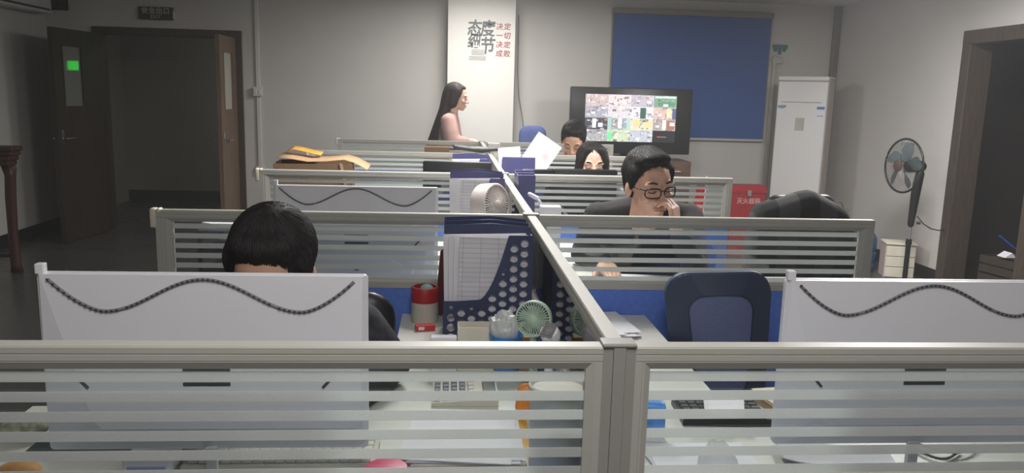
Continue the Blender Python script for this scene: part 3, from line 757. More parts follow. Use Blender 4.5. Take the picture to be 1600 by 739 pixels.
# woman in pink standing in profile (faces +x)
def hair_long_side(mb, M):
    mb.ell((0, .030, .040), (.088, .100, .094), M=M)
    mb.hull([((0, -.035, .088), (.055, .036, .022)), ((0, .03, .07), (.085, .085, .06))], M)
    for s in (-1, 1): mb.hull([((s*.074, .012, .04), (.018, .050, .05)), ((s*.078, .030, -.06), (.020, .045, .05))], M)
    mb.hull([((0, .065, .03), (.080, .070, .07)), ((0, .085, -.13), (.088, .062, .05))], M)
    mb.hull([((0, .085, -.13), (.088, .062, .05)), ((-.0, .125, -.33), (.085, .060, .05))], M)
    mb.hull([((-.0, .125, -.33), (.085, .060, .05)), ((0, .165, -.48), (.070, .050, .05))], M)
    return .008
wp = person('woman with long dark hair in a pink blouse standing in profile', (0, 0), (0, .03, .88), (0, .01, 1.13), (0, -.01, 1.345), head_at((0, -.055, 1.485), R(8), R(4), 0, .98),
       [(1, (.21, -.02, 1.07), (.15, -.20, 1.05), ((-.1, -1, -.2), (0, 0, 1), .25, -1, .06)), (-1, (-.22, -.04, 1.09), (-.17, -.23, 1.10), ((.1, -1, -.1), (0, 0, 1), .3, 1, .06))],
       hair_long_side, PINK, skin=SKINP, hairm=HAIRB, voxel=.007, cvox=.011, sh=.155, seated=False, shirt_name='blouse', slim=.85, cuff=.42, yaw=R(84), strands=1500, flow=(0, .25, -1), collar=.0, features=False, puff=.02)[0]
wp.location = (.008, 7.34, 0)

# dark jacket over the chair back
mb = MB(); yb = .29
mb.hull([((-.21, yb, .98), (.06, .06, .08)), ((.20, yb, .96), (.06, .06, .08)), ((.02, yb, 1.05), (.09, .065, .065)), ((-.18, yb, .60), (.06, .06, .1)), ((.18, yb, .60), (.07, .06, .1))])
mb.hull([((-.21, yb, .98), (.06, .06, .08)), ((-.26, yb-.02, .78), (.045, .05, .16))]); mb.hull([((.20, yb, .96), (.06, .06, .08)), ((.27, yb-.02, .76), (.045, .05, .18))])
jk = remesh(mb, 'jacket', mat('black_jacket', (38, 38, 38)), None, .008, 6)
m = bpy.data.materials.new('dark_striped_cloth'); m.use_nodes = True; MATS['dsc'] = m
nt = m.node_tree; b = nt.nodes['Principled BSDF']; b.inputs['Roughness'].default_value = .85
tc = nt.nodes.new('ShaderNodeTexCoord'); wv = nt.nodes.new('ShaderNodeTexWave'); wv.inputs['Scale'].default_value = 1.5; wv.inputs['Distortion'].default_value = .3; wv.wave_profile = 'SIN'
cr = nt.nodes.new('ShaderNodeValToRGB'); cr.color_ramp.interpolation = 'EASE'; cr.color_ramp.elements[0].position = .46; cr.color_ramp.elements[1].position = .54
cr.color_ramp.elements[0].color = (*lin((34, 34, 36)), 1); cr.color_ramp.elements[1].color = (*lin((66, 64, 66)), 1)
nt.links.new(tc.outputs['Object'], wv.inputs[0]); nt.links.new(wv.outputs[1], cr.inputs[0]); nt.links.new(cr.outputs[0], b.inputs['Base Color'])
jk.data.materials.clear(); jk.data.materials.append(m)
jk.location = (1.70, 3.30, 0); jk.rotation_euler = (0, 0, R(12)); tag(jk, 'dark striped jacket draped over a black chair back beside the aisle', 'jacket')

# ------------------------------------------------------------------ back wall things
ML = mat('grey_lettering', (104, 110, 110), .6); MRd = mat('red_lettering', (178, 92, 96), .6)
t = thing('wall_lettering', 'large grey brush lettering with two columns of red characters on the white column', 'lettering', (.33, COLF-.003, 1.9))
for s, x, z, sz in (('态', -.092, .273, .155), ('度', .044, .272, .160), ('细', -.094, .142, .140), ('节', .044, .098, .168)):
    o = text_mesh('character', s, sz, ML, t, (x, 0, z), bold=.003, shear=.1); o.scale = (.95, 1.08, 1)
for i, s in enumerate('决定一切决定成败'):
    text_mesh('character', s, .072, MRd, t, (.166+.080*(i % 2), 0, .302-.090*(i//2)), bold=.001, shear=.1)
for k in range(7):
    mb = MB()
    if k < 4:
        for j in range(9): mb.box(-.115+j*.0145, -.115+j*.0145+.0105, -.001, .001, .060-k*.0155, .068-k*.0155)
    else:
        for j in range(12): mb.box(-.140+j*.0145, -.140+j*.0145+.0105, -.001, .001, .052-k*.0150, .060-k*.0150)
    o = mb.build('small_print_line', mat('pale_lettering', (150, 152, 148), .6), t); o['kind'] = 'stuff'
# exit sign above the double door
t = thing('exit_sign', 'dark exit sign with pale characters above the double door', 'sign', (-3.0, YB-.001, 2.24))
MB().bbox(-.17, .17, -.03, 0, -.064, .064, .006).build('sign_box', mat('sign_dark', (44, 48, 42), .35), t)
SG = mat('sign_letter', (176, 186, 158), .6)
for i, s in enumerate('安全出口'): text_mesh('character', s, .066, SG, t, (-.105+.071*i, -.031, .022), bold=.0015)
text_mesh('exit_word', 'EXIT', .05, SG, t, (0, -.031, -.034))
MB().bbox(.171, .178, -.03, 0, -.05, .03, .003).build('sign_end', WHITEM, t)
# lit exit sign in the corridor (mirrored in the door pane)
t = thing('exit_sign', 'small lit green exit sign on the corridor wall, mirrored in the dark door pane', 'sign', (-1.47, 10.998, 1.755))
MB().bbox(-.14, .14, -.03, 0, -.07, .07, .005).build('sign_box', BLACK, t)
MB().box(-.13, .13, -.0325, -.0305, -.06, .06).build('sign_face', mat('green_glow', (30, 230, 60), .5, emit=3), t)
# switch, conduit
t = thing('cable_conduit', 'white cable conduit running down the wall beside the double door', 'conduit', (-2.0, YB-.001, 0))
MB().bbox(-.02, .02, -.022, 0, .70, CEIL, .004).build('conduit_cover', WHITEM, t)
MB().bbox(-.045, .045, -.032, 0, .62, .70, .006).build('junction_box', WHITEM, t)
t = thing('wall_switch', 'white switch box on the cable conduit', 'switch', (-2.0, YB-.0235, 1.483))
MB().bbox(-.048, .048, -.03, 0, -.048, .048, .006).build('switch_box', WHITEM, t)
for dx in (-.02, .02): MB().bbox(dx-.014, dx+.014, -.035, -.029, -.025, .025, .003).build('rocker', WHITE, t)
# cable hanging beside the column
MBc = MB().tube([(.712, YB-.012, 2.35), (.715, YB-.012, 1.78), (.735, YB-.02, 1.5), (.78, YB-.03, 1.26), (.80, YB-.05, 1.1), (.80, YB-.02, .6)], .006, 8)
tag(MBc.build('hanging_cable', GREY, None, smooth=True), 'thin grey cable hanging down the wall beside the lettered column', 'cable')
# roller blind
t = thing('roller_blind', 'dark blue roller blind pulled down over the window', 'blind', (2.585, YB-.001, 1.085))
BL = mat('blind_fabric', (56, 90, 152), .85, var=.05, scale=200, bump=.2, bscale=700)
bw = .865
MB().bbox(-bw-.01, bw+.01, -.075, 0, 1.315, 1.375, .012).build('cassette', mat('blind_cassette', (128, 124, 114), .5), t)
MB().box(-bw+.01, bw-.01, -.042, -.040, .02, 1.32).build('blind_fabric', BL, t)
MB().bbox(-bw, bw, -.052, -.030, -.002, .024, .006).build('bottom_bar', mat('blind_bar', (196, 194, 188), .4), t)
for s in (-1, 1): MB().bbox(s*bw-.008, s*bw+.008, -.03, 0, .0, 1.32, .003).build('side_channel', mat('blind_cassette', (128, 124, 114), .5), t)
# pipe and small teal tag on wall
tag(MB().bbox(3.50, 3.545, YB-.04, YB-.001, .13, 2.02, .012).bbox(3.49, 3.60, YB-.045, YB-.001, 1.93, 2.0, .01).build('pipe_cover', mat('pipe_cover', (190, 185, 176), .6), None), 'pale pipe cover running down the wall between blind and air conditioner', 'pipe')
t = thing('wall_ornament', 'small teal ornament on the wall right of the blind', 'ornament', (3.575, YB-.001, 2.09))
TEAL = mat('teal', (58, 118, 116), .5)
MB().bbox(-.085, .085, -.014, 0, 0.0, .045, .012, 3).build('crossbar', TEAL, t)
for x, h in ((-.05, .03), (0, .06), (.05, .03)): MB().bbox(x-.02, x+.02, -.012, 0, -h, .002, .008).build('tassel', TEAL, t)
# high boxes in the left corner
t = thing('wall_box', 'long white box mounted high on the left wall', 'wall unit', (XL+.001, 7.95, 2.18))
MB().bbox(0, .17, -.55, .55, 0, .27, .025, 3).build('casing', WHITEM, t, angle=40)
MB().box(.171, .174, -.50, .50, .03, .05).build('outlet_slot', DGREY, t)
t = thing('wall_picture', 'small dark framed picture high in the corner left of the double door', 'picture', (-3.965, YB-.001, 2.24))
for b in ((-.105, .105, 0, .015), (-.105, .105, .225, .24), (-.105, -.09, .015, .225), (.09, .105, .015, .225)): MB().box(b[0], b[1], -.025, 0, b[2], b[3]).build('frame_side', BLACK, t)
MB().box(-.09, .09, -.015, -.008, .015, .225).build('picture_print', mat('dark_print', (70, 64, 60), .5, var=.6, scale=22), t)

# television on its cabinet
t = thing('television', 'large black television showing a grid of security camera pictures', 'television', (1.835, 8.12, .93))
W2 = .625
mb = MB().bbox(-W2, W2, -.03, .06, .03, .69, .012, 2); mb.build('casing', mat('tv_bezel', (38, 38, 40), .35), t, angle=40)
MB().bbox(-.25, .25, -.11, .14, -.028, -.008, .006).build('stand_foot', BLACKG, t)
MB().bbox(-.09, .09, -.02, .05, -.015, .06, .006).build('stand_neck', BLACKG, t)
sx0, sx1, sz0, sz1 = -.475, .460, .150, .620
NX, NZ = 192, 112
bm = bmesh.new(); cl = bm.loops.layers.float_color.new('Col')
rnd = random.Random(11)
img = [[(.02, .02, .022) for _ in range(NX)] for _ in range(NZ)]
def rect(x0, y0, x1, y1, c, k=2):
    x0, y0, x1, y1 = x0*k, y0*k, x1*k, y1*k
    for j in range(max(0, int(y0)), min(NZ, int(y1))):
        for i in range(max(0, int(x0)), min(NX, int(x1))): img[j][i] = c
S = lambda r, g, b: lin((r, g, b))
base = [[(176, 160, 160), (196, 184, 184), (170, 164, 172), (110, 144, 124)], [(150, 148, 156), (190, 184, 190), (196, 194, 202), (186, 164, 156)],
        [(66, 66, 72), (140, 146, 150), (194, 188, 166), (150, 140, 140)], [(150, 150, 152), (176, 186, 160), (168, 170, 178), None]]
pal = [(226, 222, 226), (120, 112, 110), (90, 86, 92), (214, 196, 170), (200, 206, 214), (70, 76, 74), (235, 235, 240), (160, 130, 110)]
for r in range(4):
    for c in range(4):
        if base[r][c] is None: continue
        x0, y0 = c*24, r*14; rect(x0, y0, x0+24, y0+14, S(*base[r][c]))
        bc = base[r][c]
        for k in range(34):
            a, b = x0*2+rnd.randint(0, 46), y0*2+rnd.randint(0, 26); q = pal[rnd.randrange(len(pal))]; f = rnd.uniform(.25, .8)
            q = tuple(bc[i]*(1-f)+q[i]*f for i in range(3)); wdt, hgt = rnd.choice(((2, 7), (6, 3), (3, 3), (8, 5), (2, 2), (1, 6)))
            rect(a, b, min(a+wdt, x0*2+48), min(b+hgt, y0*2+28), S(*q), 1)
rect(73, 1, 95, 3, S(206, 222, 206)); rect(76, 8, 94, 12, S(86, 128, 106)); rect(82, 10, 87, 13, S(200, 220, 205))
rect(58, 15, 64, 28, S(58, 92, 80)); rect(52, 29, 58, 38, S(196, 184, 140)); rect(64, 32, 71, 38, S(204, 188, 140)); rect(24, 28, 28, 42, S(150, 178, 170)); rect(44, 28, 48, 42, S(156, 186, 176)); rect(35, 28, 39, 40, S(232, 214, 214))
rect(24, 45, 29, 54, S(110, 196, 140)); rect(8, 29, 12, 40, S(220, 220, 226)); rect(14, 34, 19, 39, S(200, 200, 210)); rect(86, 30, 95, 41, S(150, 104, 90)); rect(90, 32, 95, 36, S(234, 226, 220)); rect(82, 29, 86, 41, S(222, 230, 214))
rect(92, 15, 96, 28, S(80, 92, 120)); rect(86, 16, 91, 26, S(216, 194, 156)); rect(77, 49, 81, 50, S(230, 60, 60)); rect(81, 49, 87, 50, S(120, 116, 118))
vs = [[bm.verts.new((sx0+(sx1-sx0)*i/NX, 0, sz1-(sz1-sz0)*j/NZ)) for i in range(NX+1)] for j in range(NZ+1)]
for j in range(NZ):
    for i in range(NX):
        f = bm.faces.new((vs[j][i], vs[j+1][i], vs[j+1][i+1], vs[j][i+1]))
        for l in f.loops: l[cl] = (*img[j][i], 1)
me = bpy.data.meshes.new('screen'); bm.to_mesh(me); bm.free()
m = bpy.data.materials.new('camera_grid_screen'); m.use_nodes = True
nt = m.node_tree; b = nt.nodes['Principled BSDF']; at = nt.nodes.new('ShaderNodeAttribute'); at.attribute_name = 'Col'
nt.links.new(at.outputs['Color'], b.inputs['Emission Color']); b.inputs['Emission Strength'].default_value = 1.25; b.inputs['Base Color'].default_value = (.01, .01, .01, 1); b.inputs['Roughness'].default_value = .2
s = link('screen', me, m, t); s.location = (0, -.0315, 0)
t = thing('tv_cabinet', 'brown wooden cabinet under the television', 'cabinet', (1.84, 8.14, 0))
CABW = wood('cabinet_wood', (92, 66, 52), (116, 86, 68), axis='x')
MB().bbox(-.60, .60, -.20, .25, .06, .90, .006).build('body', CABW, t)
MB().box(-.58, .58, -.17, .24, 0, .06).build('plinth', BLACK, t)
for k in range(4):
    d = MB().bbox(-.585+k*.2935, -.585+k*.2935+.287, -.218, -.2005, .09, .70, .004).build('door', CABW, t)
    MB().bbox(-.585+k*.2935+.04, -.585+k*.2935+.052, -.235, -.2185, .36, .46, .003).build('handle', CHROME, d)
    d = MB().bbox(-.585+k*.2935, -.585+k*.2935+.287, -.218, -.2005, .71, .885, .004).build('drawer', CABW, t)
    MB().bbox(-.585+k*.2935+.09, -.585+k*.2935+.197, -.235, -.2185, .79, .805, .003).build('handle', CHROME, d)

# floor-standing air conditioner in the corner
t = thing('air_conditioner', 'tall white floor-standing air conditioner in the corner', 'air conditioner', (3.69, 8.20, 0), R(-37))
ACW = mat('ac_white', (224, 222, 220), .4, var=.01)
MB().bbox(-.25, .25, -.12, .17, .03, 1.775, .012, 2).build('body', mat('ac_side', (186, 176, 170), .5), t)
MB().bbox(-.248, .248, -.165, -.121, .10, 1.735, .016, 3).build('front_panel', ACW, t, angle=40)
MB().bbox(-.25, .25, -.165, .17, 1.7385, 1.785, .012, 2).build('top_cap', ACW, t, angle=40)
MB().box(-.24, .24, -.13, .16, 0, .03).build('plinth', GREY, t)
MB().bbox(-.045, .045, -.169, -.1655, 1.235, 1.365, .002).build('control_panel', mat('ac_panel', (184, 182, 170), .4), t)
MB().box(.155, .235, -.1668, -.1655, 1.35, 1.485).build('energy_label', PAPER, t)
mb = MB().box(.157, .233, -.1674, -.1669, 1.455, 1.483); mb.build('label_header', mat('label_blue', (86, 130, 178), .6), t)
mb = MB().box(.165, .225, -.1674, -.1669, 1.385, 1.392); mb.build('label_bar', mat('label_blue', (86, 130, 178), .6), t)
MB().hull([((-.225, -.1665, 1.475), (.012, .001, .012)), ((-.165, -.1665, 1.480), (.018, .001, .012)), ((-.19, -.1665, 1.468), (.03, .001, .012))]).build('brand_sticker', mat('sticker_blue', (120, 150, 184), .5), t)
mb = MB().bbox(-.20, .20, -.1675, -.1655, 1.52, 1.526, .0005); mb.build('panel_seam', GREY, t)

# fire extinguisher box
t = thing('fire_extinguisher_box', 'red metal fire extinguisher box with white characters on its front', 'box', (2.935, 7.72, 0))
REDM = mat('fire_red', (150, 34, 40), .45)
MB().bbox(-.17, .17, -.12, .12, 0, .63, .006).build('body', REDM, t)
MB().prism([(-.128, .632), (.128, .632), (.128, .66), (.09, .70), (-.09, .70), (-.128, .66)], .35, 'x', -.175).build('lid', REDM, t)
for i, s_ in enumerate('灭火器箱'): text_mesh('character', s_, .062, mat('pale_letter', (214, 178, 176), .6), t, (-.09+.06*i, -.1215, .55))
MB().bbox(-.02, .02, -.132, -.1205, .60, .66, .003).build('latch', CHROME, t)

# fan on the right
t = thing('pedestal_fan', 'black pedestal fan with round wire grille standing by the right wall', 'fan', (3.905, 6.42, 0))
MB().lathe([(0, 0), (.17, 0), (.175, .012), (.15, .03), (.04, .045), (0, .045)], 40).build('base', BLACK, t, angle=40)
MB().cyl((0, 0, .04), (0, 0, .38), .020).build('outer_pole', BLACK, t, angle=40)
MB().cyl((0, 0, .38), (0, 0, .52), .0125).build('inner_pole', mat('fan_pole_grey', (150, 148, 148), .35, .4), t, angle=40)
MB().cyl((0, 0, .355), (0, 0, .40), .026, .022).build('height_collar', BLACK, t, angle=40)
MB().hull([((0, 0, .53), (.026, .026, .03)), ((.01, 0, .78), (.036, .034, .08)), ((.03, 0, .95), (.036, .034, .05))], sub=3).build('neck_housing', BLACK, t, smooth=True)
MB().cyl((.03, -.03, .545), (.055, -.05, .545), .012).build('knob', BLACK, t)
ax = Vector((-.985, -.16, .03)).normalized(); hc = Vector((-.085, -.01, 1.02))
FM = ax.to_track_quat('Z', 'Y').to_matrix().to_4x4(); FM.translation = hc
MB().hull([(tuple(FM @ Vector((0, 0, -.02))), .055), (tuple(FM @ Vector((0, 0, -.12))), .048)], sub=3).build('motor_housing', BLACK, t, smooth=True)
rg = .222
for zz, dz in ((.045, .055), (.045, -.05)):
    g = MB()
    for k in range(60):
        a = 2*math.pi*k/60; c, s_ = math.cos(a), math.sin(a)
        g.tube([FM @ Vector((c*.045, s_*.045, zz+dz)), FM @ Vector((c*.14, s_*.14, zz+dz*.85)), FM @ Vector((c*rg, s_*rg, zz))], .0011, 4)
    o = g.build('grille_wires', mat('wire_grey', (96, 98, 98), .4, .5), t); o['kind'] = 'stuff'
g = MB().tube([FM @ Vector((math.cos(2*math.pi*k/48)*rg, math.sin(2*math.pi*k/48)*rg, .045)) for k in range(48)], .009, 8, closed=True); g.build('grille_rim', BLACK, t, smooth=True)
MB().lathe([(0, .0), (.05, 0), (.05, .008), (.03, .014), (0, .014)], 32, FM @ Matrix.Translation((0, 0, .098))).build('grille_badge', mat('fan_badge', (84, 66, 60), .4), t, angle=40)
for k in range(5):
    mb = MB(); t2 = bmesh.new(); a0 = k*2*math.pi/5; rows = []
    for i in range(7):
        r_ = .04+.155*i/6; wdt = .34+.30*math.sin(math.pi*min(1, i/6*.85+.1)); row = []
        for j in range(5):
            u = j/4-.5; a = a0+u*wdt*1.2+.25*i/6
            row.append((r_*math.cos(a), r_*math.sin(a), .045+u*.045))
        rows.append(row)
    va = [[t2.verts.new(FM @ Vector(q)) for q in row] for row in rows]; vb = [[t2.verts.new(FM @ Vector((q[0], q[1], q[2]+.003))) for q in row] for row in rows]
    for i in range(6):
        for j in range(4):
            t2.faces.new((va[i][j], va[i+1][j], va[i+1][j+1], va[i][j+1])); t2.faces.new((vb[i][j], vb[i][j+1], vb[i+1][j+1], vb[i+1][j]))
    bmesh.ops.recalc_face_normals(t2, faces=t2.faces)
    mb.merge(t2).build('blade', mat('fan_blade', (92, 104, 106), .3), t, smooth=True)
cab = MB().tube([(3.935, 6.39, .60), (3.98, 6.36, .54), (4.05, 6.36, .50), (4.13, 6.37, .485), (4.188, 6.40, .485)], .005, 6)
tag(cab.build('fan_cord', BLACK, None, smooth=True), 'thin black cord running from the pedestal fan to the doorway', 'cord')
# water bottle and white drawer box
t = thing('water_bottle', 'large blue water dispenser bottle standing on the floor by the partition end', 'bottle', (3.83, 7.03, 0))
BW = mat('water_blue', (62, 96, 150), .15, var=.1, spec=.7); BW.node_tree.nodes['Principled BSDF'].inputs['Transmission Weight'].default_value = .35
MB().lathe([(0, 0), (.115, 0), (.125, .015), (.125, .07), (.118, .085), (.125, .10), (.125, .17), (.118, .185), (.125, .20), (.125, .28), (.118, .315), (.085, .365), (.034, .395), (.030, .40)], 40, None).build('bottle_body', BW, t, angle=40)
MB().lathe([(.0, .40), (.031, .40), (.032, .47), (0, .472)], 24).build('bottle_cap', mat('cap_blue', (58, 98, 170), .4), t, angle=40)
t = thing('drawer_box', 'small cream plastic drawer box beside the pedestal fan', 'box', (4.02, 6.76, 0), R(-16))
MB().bbox(-.125, .125, -.10, .10, 0, .30, .006).build('body', mat('pinkish_plastic', (206, 186, 178), .5), t)
for k in range(3): MB().bbox(-.118, .118, -.112, -.1005, .012+.094*k, .012+.094*k+.088, .004).build('drawer', CREAM, t)
MB().bbox(-.13, .13, -.115, .105, .301, .318, .005).build('top_board', CREAM, t)
# things in the dark side room
t = thing('storage_crate', 'dark crate standing just inside the right doorway', 'crate', (4.64, 6.12, 0), R(10))
CR = mat('crate_brown', (58, 50, 42), .7)
MB().box(-.17, .17, -.17, .17, 0, .02).build('base', CR, t)
for s_ in (-1, 1):
    for k in range(4):
        MB().box(-.17, .17, min(s_*.155, s_*.17), max(s_*.155, s_*.17), .02+k*.075, .08+k*.075).build('slat', CR, t)
        MB().box(min(s_*.155, s_*.17), max(s_*.155, s_*.17), -.154, .154, .02+k*.075, .08+k*.075).build('slat', CR, t)
MB().box(-.154, .154, -.154, .154, .20, .29).build('contents', mat('crate_contents', (64, 58, 54), .8, var=.6, scale=18), t)
o = MB().bbox(-.03, .03, -.13, .13, -.006, .006, .004).build('blue_board', mat('blue_board', (40, 76, 176), .4), None)
place(o, 4.62, 6.13, .40, rot=(R(38), 0, R(70))); tag(o, 'narrow blue board leaning out of the crate in the right doorway', 'board')
o = MB().prism([(-.05, 0), (.05, 0), (.01, .04)], .1, 'y', -.05).build('crumpled_paper', PAPER, None)
place(o, 4.56, 6.10, .318); tag(o, 'small white paper lying on the crate in the right doorway', 'paper')

# carved stand on the left
t = thing('carved_stand', 'dark red carved wooden stand by the left wall', 'stand', (-3.745, 6.62, 0))
MB().bbox(-.34, .345, -.09, .09, .975, 1.012, .008).build('table_top', REDW, t)
for i, (w_, h0, h1) in enumerate(((.33, .94, .974), (.315, .90, .939), (.30, .86, .899))): MB().bbox(-.335+i*.01, w_, -.085+i*.006, .085-i*.006, h0, h1, .008).build('carved_moulding', REDW, t)
for sx_ in (1, -1):
    x = sx_*.265
    lg = MB().tube([(x, 0, .86), (x+.01, 0, .78), (x, 0, .60), (x-.004, 0, .30), (x, 0, .06), (x+.004, 0, .0)], [.05, .040, .040, .036, .038, .046], 12).build('leg', REDW, t, smooth=True)
    MB().hull([((x+sx_*.03, 0, .84), (.03, .03, .03)), ((x+sx_*.032, 0, .77), (.020, .026, .022)), ((x+sx_*.02, 0, .72), (.022, .026, .02))]).build('carved_bracket', REDW, lg, smooth=True)
MB().bbox(-.26, .26, -.02, .02, .12, .15, .005).build('stretcher', REDW, t)

# ------------------------------------------------------------------ desk things
def at(o, x, y, z=DZT, rz=0): return place(o, x, y, z+.0005, rz)
def box_thing(name, label, cat, m, x, y, w_, d_, h_, rz=0, z=DZT, b=.003, group=None):
    o = MB().bbox(-w_/2, w_/2, -d_/2, d_/2, 0, h_, b).build(name, m, None); at(o, x, y, z, rz); return tag(o, label, cat, group)
def sheet(name, label, cat, x, y, w_, d_, rz, z=DZT, n=1, m=None, curl=.0, group=None):
    # a stack of n sheets, each a part
    t = thing(name, label, cat, (x, y, z+.0005), rz, group)
    r_ = random.Random(int(x*1000+y*777))
    for k in range(n):
        bm = bmesh.new(); N = 8; th = .0018
        g = {}
        for s_ in (0, 1):
            for i in range(N+1):
                for j in (0, 1):
                    u = i/N-.5; g[s_, i, j] = bm.verts.new((u*w_, (j-.5)*d_, s_*th+curl*(u*2)**4))
        for i in range(N):
            bm.faces.new((g[1, i, 0], g[1, i+1, 0], g[1, i+1, 1], g[1, i, 1])); bm.faces.new((g[0, i, 1], g[0, i+1, 1], g[0, i+1, 0], g[0, i, 0]))
            for j in (0, 1): bm.faces.new((g[0, i, j], g[0, i+1, j], g[1, i+1, j], g[1, i, j]) if j == 0 else (g[1, i, j], g[1, i+1, j], g[0, i+1, j], g[0, i, j]))
        for i in (0, N): bm.faces.new((g[0, i, 0], g[1, i, 0], g[1, i, 1], g[0, i, 1]))
        bmesh.ops.recalc_face_normals(bm, faces=bm.faces)
        o = MB().merge(bm).build('sheet', m or PAPER, t); o.location = (r_.uniform(-.004, .004)*k, r_.uniform(-.004, .004)*k, k*(th+.0004)); o.rotation_euler = (0, 0, r_.uniform(-.03, .03)*k)
    return t

# file rack with round holes: plates parallel to x
def plate_curve(outline, holes, th):
    cu = bpy.data.curves.new('plate', 'CURVE'); cu.dimensions = '2D'; cu.fill_mode = 'BOTH'; cu.extrude = th/2; cu.resolution_u = 4
    def sp(pts):
        s_ = cu.splines.new('POLY'); s_.points.add(len(pts)-1)
        for q, (a, c) in zip(s_.points, pts): q.co = (a, c, 0, 1)
        s_.use_cyclic_u = True
    sp(outline)
    for hx, hz, rx, rz_ in holes: sp([(hx+rx*math.cos(2*math.pi*k/18), hz+rz_*math.sin(2*math.pi*k/18)) for k in range(18)])
    o = bpy.data.objects.new('tmp', cu); C.objects.link(o)
    me = bpy.data.meshes.new_from_object(o.evaluated_get(bpy.context.evaluated_depsgraph_get())); bpy.data.objects.remove(o); bpy.data.curves.remove(cu)
    me.transform(Matrix.Rotation(R(90), 4, 'X')); me.materials.clear(); return me
def file_rack(label, x, y, W, H, m, plates, holes=True, rz=0, pap=True, seed=1):
    t = thing('file_rack', label, 'file rack', (x, y, DZT+.0005), rz, 'magazine file racks')
    lowz = .43*H
    curve = [(W*(.40+.32*u), lowz+.02*H*u*0+(H*.975-lowz)*(u**1.7)) for u in [k/12 for k in range(13)]]
    out = [(0, 0), (W, 0), (W, H*.985), (W*.735, H*.985)]+curve[::-1]+[(W*.16, lowz*.97), (0, lowz*.97)]
    def lim(xx):
        best = lowz*.97
        for (a, c) in curve:
            if xx >= a: best = c
        return H*.985 if xx > W*.735 else best
    hs = []
    if holes:
        px, r_ = W/8.6, .0118
        for j in range(8):
            hx = W*.09+px*j; k = 0
            while True:
                hz = .020+(.0142 if j % 2 == 0 else 0)+.0290*k; k += 1
                if hz > H*.96: break
                if min(lim(hx-r_), lim(hx)) - hz < .020:
                    if min(lim(hx-r_), lim(hx))-hz > .014: hs.append((hx, hz, .006, .006))
                    break
                hs.append((hx, hz, r_, r_))
    full = [(0, 0), (W, 0), (W, H*1.0), (0, H*1.0)]
    step = plates[1]
    me = plate_curve(out, hs, .003); me2 = plate_curve([(0, 0), (W, 0), (W, H*1.02), (W*.55, H*1.05), (0, H*1.03)], [], .003)
    for k in range(plates[0]):
        o = link('side_plate', me if k == 0 or not pap else (me2 if k > 0 else me), m, t); o.location = (0, k*step, 0)
    D = (plates[0]-1)*step
    MB().box(0, W, .002, D-.002, 0, .004).build('base_plate', m, t)
    MB().box(W-.004, W-.0005, .002, D-.002, .0045, H*.97).build('spine_plate', m, t)
    if pap:
        for k in range(4):
            o = MB().box(.006+.011*k, W*.965, 0, .0015, .006, H*(.965-.02*(k == 2))).build('paper_sheet', PRINT if k == 3 else PAPER, t)
            o.location = (0, .040-.010*k, 0); o.rotation_euler = (0, R(-1.5+.8*k), 0)
    return t
file_rack('navy file rack with round holes and printed papers beside the spine glass', -.012, 2.215, .252, .338, NAVY, (4, .075))
file_rack('indigo file rack with white papers left of the spine, behind the round white fan', .005, 3.42, .235, .375, PURP, (3, .09), holes=False)
t = thing('file_box', 'indigo file box right of the spine beside the bent white lamp', 'file box', (.30, 3.45, DZT+.0005), 0)
for k in range(3): MB().bbox(0, .075+.008*k, -.004, .004, 0, .385, .003).build('side_plate', PURP, t).location = (0, .11*k, 0)
MB().box(0, .075, .005, .215, 0, .006).build('base_plate', PURP, t)
MB().box(0.0, .004, .005, .215, .007, .38).build('spine_plate', PURP, t)
file_rack('indigo file rack left of the spine behind the black monitor', .02, 4.80, .225, .35, PURP, (3, .08), holes=False)
t = thing('file_box', 'indigo file box right of the spine holding the upright white papers', 'file box', (.305, 4.60, DZT+.0005), 0)
for k in range(2): MB().bbox(0, .19, -.004, .004, 0, .375, .003).build('side_plate', PURP, t).location = (0, .12*k, 0)
MB().box(0, .19, .005, .115, 0, .006).build('base_plate', PURP, t); MB().box(0.0, .004, .005, .115, .007, .36).build('spine_plate', PURP, t)
for i, (x, y, w_, h_, a, z0) in enumerate(((.375, 4.645, .13, .30, -6, .915), (.425, 4.675, .165, .30, 33, 1.01))):
    o = MB().box(-w_/2, w_/2, -.0008, .0008, 0, h_).build('paper_sheet', PAPER, None); place(o, x, y, z0, rot=(0, R(a), 0)); tag(o, ['white paper sheet standing upright in the indigo file box', 'tilted white paper sheet sticking out of the indigo file box, with a pale red stamp'][i], 'paper')
    if i: MB().cyl((.035, -.0014, .2), (.035, -.0009, .2), .018).build('stamp', mat('pale_red_stamp', (228, 208, 212), .7), o)

# tall cup with red top, contents
t = thing('pen_cup', 'white cup with a red upper band on the desk beside the navy file rack', 'cup', (-.072, 2.50, DZT+.0005))
MB().lathe([(0, 0), (.040, 0), (.043, .006), (.043, .066), (.0435, .068)], 40, cap=True).build('cup_body', mat('cup_white', (214, 208, 196), .5), t, angle=40)
MB().lathe([(.0437, .067), (.0440, .068), (.0440, .112), (.0415, .115), (.036, .115), (.036, .075)], 40, cap=False).build('red_band', RED, t, angle=40)
o = MB().ell((0, 0, 0), (.022, .020, .016)).build('teal_ball', mat('pale_teal', (130, 178, 172), .6), None, smooth=True); place(o, -.066, 2.50, .892); tag(o, 'pale teal ball lying in the red banded cup', 'ball')
MB().lathe([(0, .074), (.0355, .074), (.0355, .10), (0, .10)], 24).build('cup_filling', mat('cup_filling', (150, 96, 90), .7), t)
o = MB().hull([((0, 0, 0), (.014, .008, .01)), ((.012, 0, .13), (.020, .010, .012)), ((.014, 0, .20), (.016, .010, .012))]).build('brush_handle', mat('maroon', (112, 40, 48), .5), None, smooth=True); place(o, -.024, 2.56, .80); tag(o, 'maroon brush handle standing between the cup and the file rack', 'brush')
